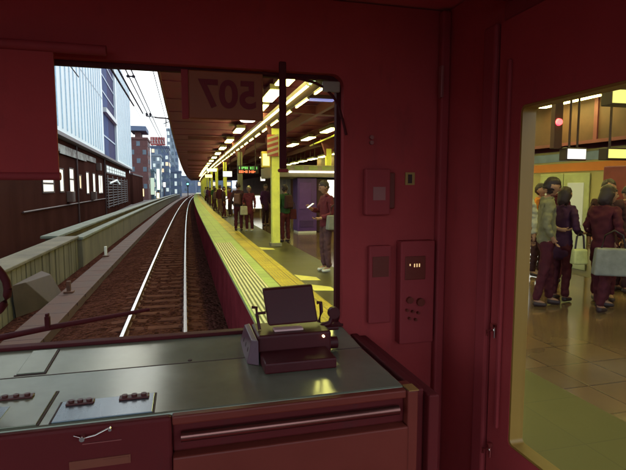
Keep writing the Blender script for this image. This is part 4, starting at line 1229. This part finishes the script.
ll = MB(); ll.hexa([(-.372, 1.20, 2.2815), (-.315, 1.20, 2.2815), (-.315, 1.33, 2.2925), (-.372, 1.33, 2.2925), (-.372, 1.20, 2.2845), (-.315, 1.20, 2.2845), (-.315, 1.33, 2.2955), (-.372, 1.33, 2.2955)])
l1 = ll.build("lid", M_desk, dk, .001)
ll = MB()
ll.hexa([(-.3149, 1.20, 2.2815), (-.311, 1.20, 2.2815), (-.311, 1.33, 2.2925), (-.3149, 1.33, 2.2925), (-.3149, 1.20, 2.2835), (-.311, 1.20, 2.2835), (-.311, 1.33, 2.2945), (-.3149, 1.33, 2.2945)])
ll.box(-.376, -.311, 1.1955, 1.1998, 2.2798, 2.2822)
ll.build("lid_gap", M_seam, l1)
l2 = lid(-.238, -.066, .93, 1.018, M_lid); hinge(l2, -.228, -.178, 1.004); hinge(l2, -.132, -.076, 1.004)
l3 = lid(-.43, -.262, .93, 1.078, M_desk); hinge(l3, -.362, -.300, 1.062)
mb = MB(); mb.box(-.41, -.33, .96, 1.02, 2.2836, 2.2845); mb.build("plate", M_lid, l3)
for x in (.006,):
    mb = MB(); mb.tube([(x, 1.2, 2.28), (x, 1.2, 2.283)], .005, 10); mb.build("screw", M_seam, dk)
# grab bar in a recess at the right of the desk front
mb = MB()
mb.box(-.03, .442, .905, .9245, 2.262, 2.2795); mb.box(-.03, .442, .925, .957, 2.17, 2.2345, 1); mb.box(-.03, .442, .895, .9245, 2.10, 2.205)
mb.box(.4425, .466, .90, .957, 1.9, 2.2795)
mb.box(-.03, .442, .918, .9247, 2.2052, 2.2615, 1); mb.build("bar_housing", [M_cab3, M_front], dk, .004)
mb = MB(); mb.tube([(-.015, .908, 2.238), (.425, .908, 2.238)], .010, 14); mb.build("grab_bar", mat("bar_steel", (.22, .09, .075), .25, metal=.9), dk)
mb = MB(); mb.box(.4435, .4655, .897, .9305, 2.2797, 2.2815); mb.build("bracket", mat("brass", (.75, .6, .2), .25, metal=.8), dk)
# lower front clutter
mb = MB(); mb.tube([(-.196, .9035, 2.266), (-.179, .894, 2.264), (-.160, .892, 2.268), (-.136, .9035, 2.274)], .0014, 8); mb.tube([(-.181, .9045, 2.264), (-.181, .890, 2.264)], .0045, 12); mb.tube([(-.136, .9045, 2.273), (-.136, .896, 2.273)], .003, 10); mb.build("catch", M_chrome, dk)
mb = MB(); mb.box(-.183, -.118, .9025, .9048, 2.2485, 2.2497); mb.build("groove", M_label, dk)
mb = MB(); mb.box(-.206, -.104, .9035, .9048, 2.203, 2.219); mb.box(-.15, -.107, .9028, .9034, 2.206, 2.216); mb.build("maker_plate", mat("dull_plate", (.16, .04, .018), .5), dk)
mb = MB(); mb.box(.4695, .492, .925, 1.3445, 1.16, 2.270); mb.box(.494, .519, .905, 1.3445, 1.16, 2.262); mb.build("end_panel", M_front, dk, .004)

# loose and hung things in the cab
t = thing("sun_blind", "dark maroon roller blind pulled down over the left of the windscreen", "sun blind", (-1.0, 1.31, 2.72))
mb = MB(); mb.box(-1.75, -.287, 1.300, 1.308, 2.735, 3.03); mb.build("fabric", M_cab, t)
mb = MB(); mb.tube([(-1.76, 1.304, 2.728), (-.284, 1.304, 2.728)], .010, 10); mb.build("hem_bar", M_cab2, t)
mb = MB(); mb.tube([(-1.76, 1.30, 3.035), (-.17, 1.30, 3.028)], .012, 14); mb.build("roller", M_cab2, t)
t = thing("number_board", "dark orange number board reading 507 in mirror writing at the windscreen top", "number board", (.12, 1.335, 2.88))
mb = MB(); mb.box(.020, .214, 1.335, 1.341, 2.880, 3.004); mb.build("board", M_plate, t, .003)
tm = text_mesh("507", .098, .001); tm.transform(Matrix.Translation((.122, 1.3335, 2.942)) @ Matrix.Rotation(R(90), 4, 'X') @ Matrix.Scale(-1, 4, (1, 0, 0)) @ Matrix.Diagonal((1.02, 1, 1, 1)))
tm.materials.append(mat("numeral_dark", (.16, .015, .02), .6, spec=.2)); tm.transform(Matrix.Translation(-WL[t.name]))
o = bpy.data.objects.new("numerals", tm); COL.objects.link(o); o.parent = t
mb = MB(); mb.box(.002, .0195, 1.334, 1.342, 2.878, 3.004); mb.build("holder", M_cab2, t, .002)
t = thing("hanging_rod", "dark vertical rod hanging at the windscreen right of the number board", "rod", (.261, 1.30, 2.75))
mb = MB(); mb.box(.251, .270, 1.295, 1.306, 2.752, 3.03); mb.build("rod", M_out, t, .003)
mb = MB(); mb.box(.247, .274, 1.293, 1.308, 2.742, 2.7515); mb.build("end_stop", M_cab2, t, .003)
t = thing("hanging_cable", "dark cable looping across the upper right corner of the windscreen", "cable", (.35, 1.34, 2.87))
mb = MB(); mb.tube([(.215, 1.34, 3.008), (.26, 1.338, 3.004), (.317, 1.336, 2.997), (.36, 1.335, 2.988), (.388, 1.335, 2.975), (.41, 1.335, 2.955), (.426, 1.335, 2.930), (.44, 1.338, 2.89), (.452, 1.341, 2.85)], .0038, 8); mb.build("cable", M_out, t)
mb = MB(); mb.box(.38, .43, 1.33, 1.342, 2.965, 2.995); mb.build("clip", mat("clear_clip", (.3, .25, .2), .3), t, .004)
t = thing("windscreen_wiper", "dark windscreen wiper resting low across the left of the glass", "wiper", (-.5, 1.44, 2.28))
mb = MB(); mb.tube([(-.75, 1.47, 2.225), (-.49, 1.465, 2.297), (-.36, 1.46, 2.318), (-.10, 1.45, 2.354)], [.011, .009, .008, .005], 8); mb.build("arm", M_out, t)
mb = MB(); mb.box(-.375, -.362, 1.452, 1.466, 2.31, 2.35); mb.box(-.373, -.364, 1.452, 1.466, 2.35, 2.358); mb.build("clip", M_out, t, .002)
mb = MB(); mb.tube([(-.76, 1.4005, 2.222), (-.76, 1.48, 2.222)], .02, 12); mb.build("pivot", M_out, t)
t = thing("round_mirror", "round dark rimmed dial half cut off at the left of the windscreen", "mirror", (-.43, 1.22, 2.28))
mb = MB(); c_ = Vector((-.447, 1.22, 2.475)); pts = [(c_.x + .062 * math.cos(a / 24 * 6.28318), c_.y, c_.z + .066 * math.sin(a / 24 * 6.28318)) for a in range(25)]
mb.tube(pts, .0085, 10, 0, False); mb.build("rim", M_out, t)
mb = MB(); mb.tube([(c_.x, c_.y + .012, c_.z), (c_.x, c_.y + .004, c_.z)], [.056, .058], 28); mb.build("face", mat("mirror_face", (.20, .17, .10), .2, metal=.9), t)
mb = MB(); mb.tube([(c_.x - .03, c_.y + .014, c_.z - .05), (c_.x - .10, c_.y + .02, 2.34), (c_.x - .10, c_.y + .02, 2.2805)], .008, 8); mb.build("stem", M_cab2, t)

# display unit on the desk
t = thing("display_unit", "black tilted driver display on a cradle standing on the desk", "display unit", (.26, 1.22, 2.28))
mb = MB(); mb.box(.165, .352, 1.15, 1.27, 2.281, 2.343); mb.build("cradle", M_dial, t, .006)
mb = MB(); mb.hexa([(.202, 1.205, 2.350), (.333, 1.205, 2.352), (.333, 1.222, 2.352), (.202, 1.222, 2.350), (.192, 1.232, 2.442), (.324, 1.232, 2.447), (.324, 1.249, 2.447), (.192, 1.249, 2.442)]); sc_ = mb.build("screen", M_dial, t, .005)
mb = MB(); mb.box(.212, .285, 1.175, 1.20, 2.3435, 2.348); mb.build("paper_slot", mat("slot_pale", (.75, .45, .42), .4), t)
mb = MB(); mb.tube([(.195, 1.21, 2.385), (.172, 1.208, 2.385), (.172, 1.208, 2.400), (.160, 1.206, 2.402)], .004, 8); mb.tube([(.172, 1.208, 2.385), (.178, 1.20, 2.345)], .004, 8); mb.build("bracket", M_dial, t)
mb = MB(); mb.tube([(.333, 1.22, 2.40), (.343, 1.22, 2.40), (.345, 1.22, 2.375), (.335, 1.21, 2.35)], .005, 8); mb.build("handle", M_dial, t)
mb = MB(); mb.tube([(.375, 1.20, 2.374), (.375, 1.214, 2.374)], .0155, 20); mb.build("knob", M_dial, t, .002)
mb = MB(); mb.tube([(.34, 1.21, 2.338), (.365, 1.21, 2.345), (.375, 1.21, 2.37)], .007, 8); mb.tube([(.352, 1.2, 2.335), (.385, 1.2, 2.335)], .006, 8); mb.build("lever", M_dial, t)
mb = MB(); mb.tube([(.330, 1.150, 2.332), (.330, 1.1445, 2.332)], .0032, 12); mb.build("indicator", emit("pilot_amber", (1, .72, .4), 1.4), t)
mb = MB(); mb.tube([(.3525, 1.19, 2.30), (.378, 1.19, 2.30)], .016, 16); mb.build("knob", M_dial, t)
mb = MB(); mb.hexa([(.138, 1.14, 2.2806), (.164, 1.12, 2.2806), (.164, 1.30, 2.2806), (.138, 1.30, 2.2806), (.150, 1.15, 2.335), (.164, 1.13, 2.338), (.164, 1.29, 2.338), (.150, 1.29, 2.335)]); sp_ = mb.build("side_plate", mat("side_plate", (.11, .04, .06), .4), t, .002)
mb = MB()
for y in (1.17, 1.21, 1.25): mb.tube([(.1475, y, 2.306), (.1435, y, 2.307)], .006, 10)
mb.build("screw", M_seam, sp_)
mb = MB(); mb.box(.168, .338, 1.06, 1.149, 2.2806, 2.306); mb.build("foot", M_dial, t, .004)
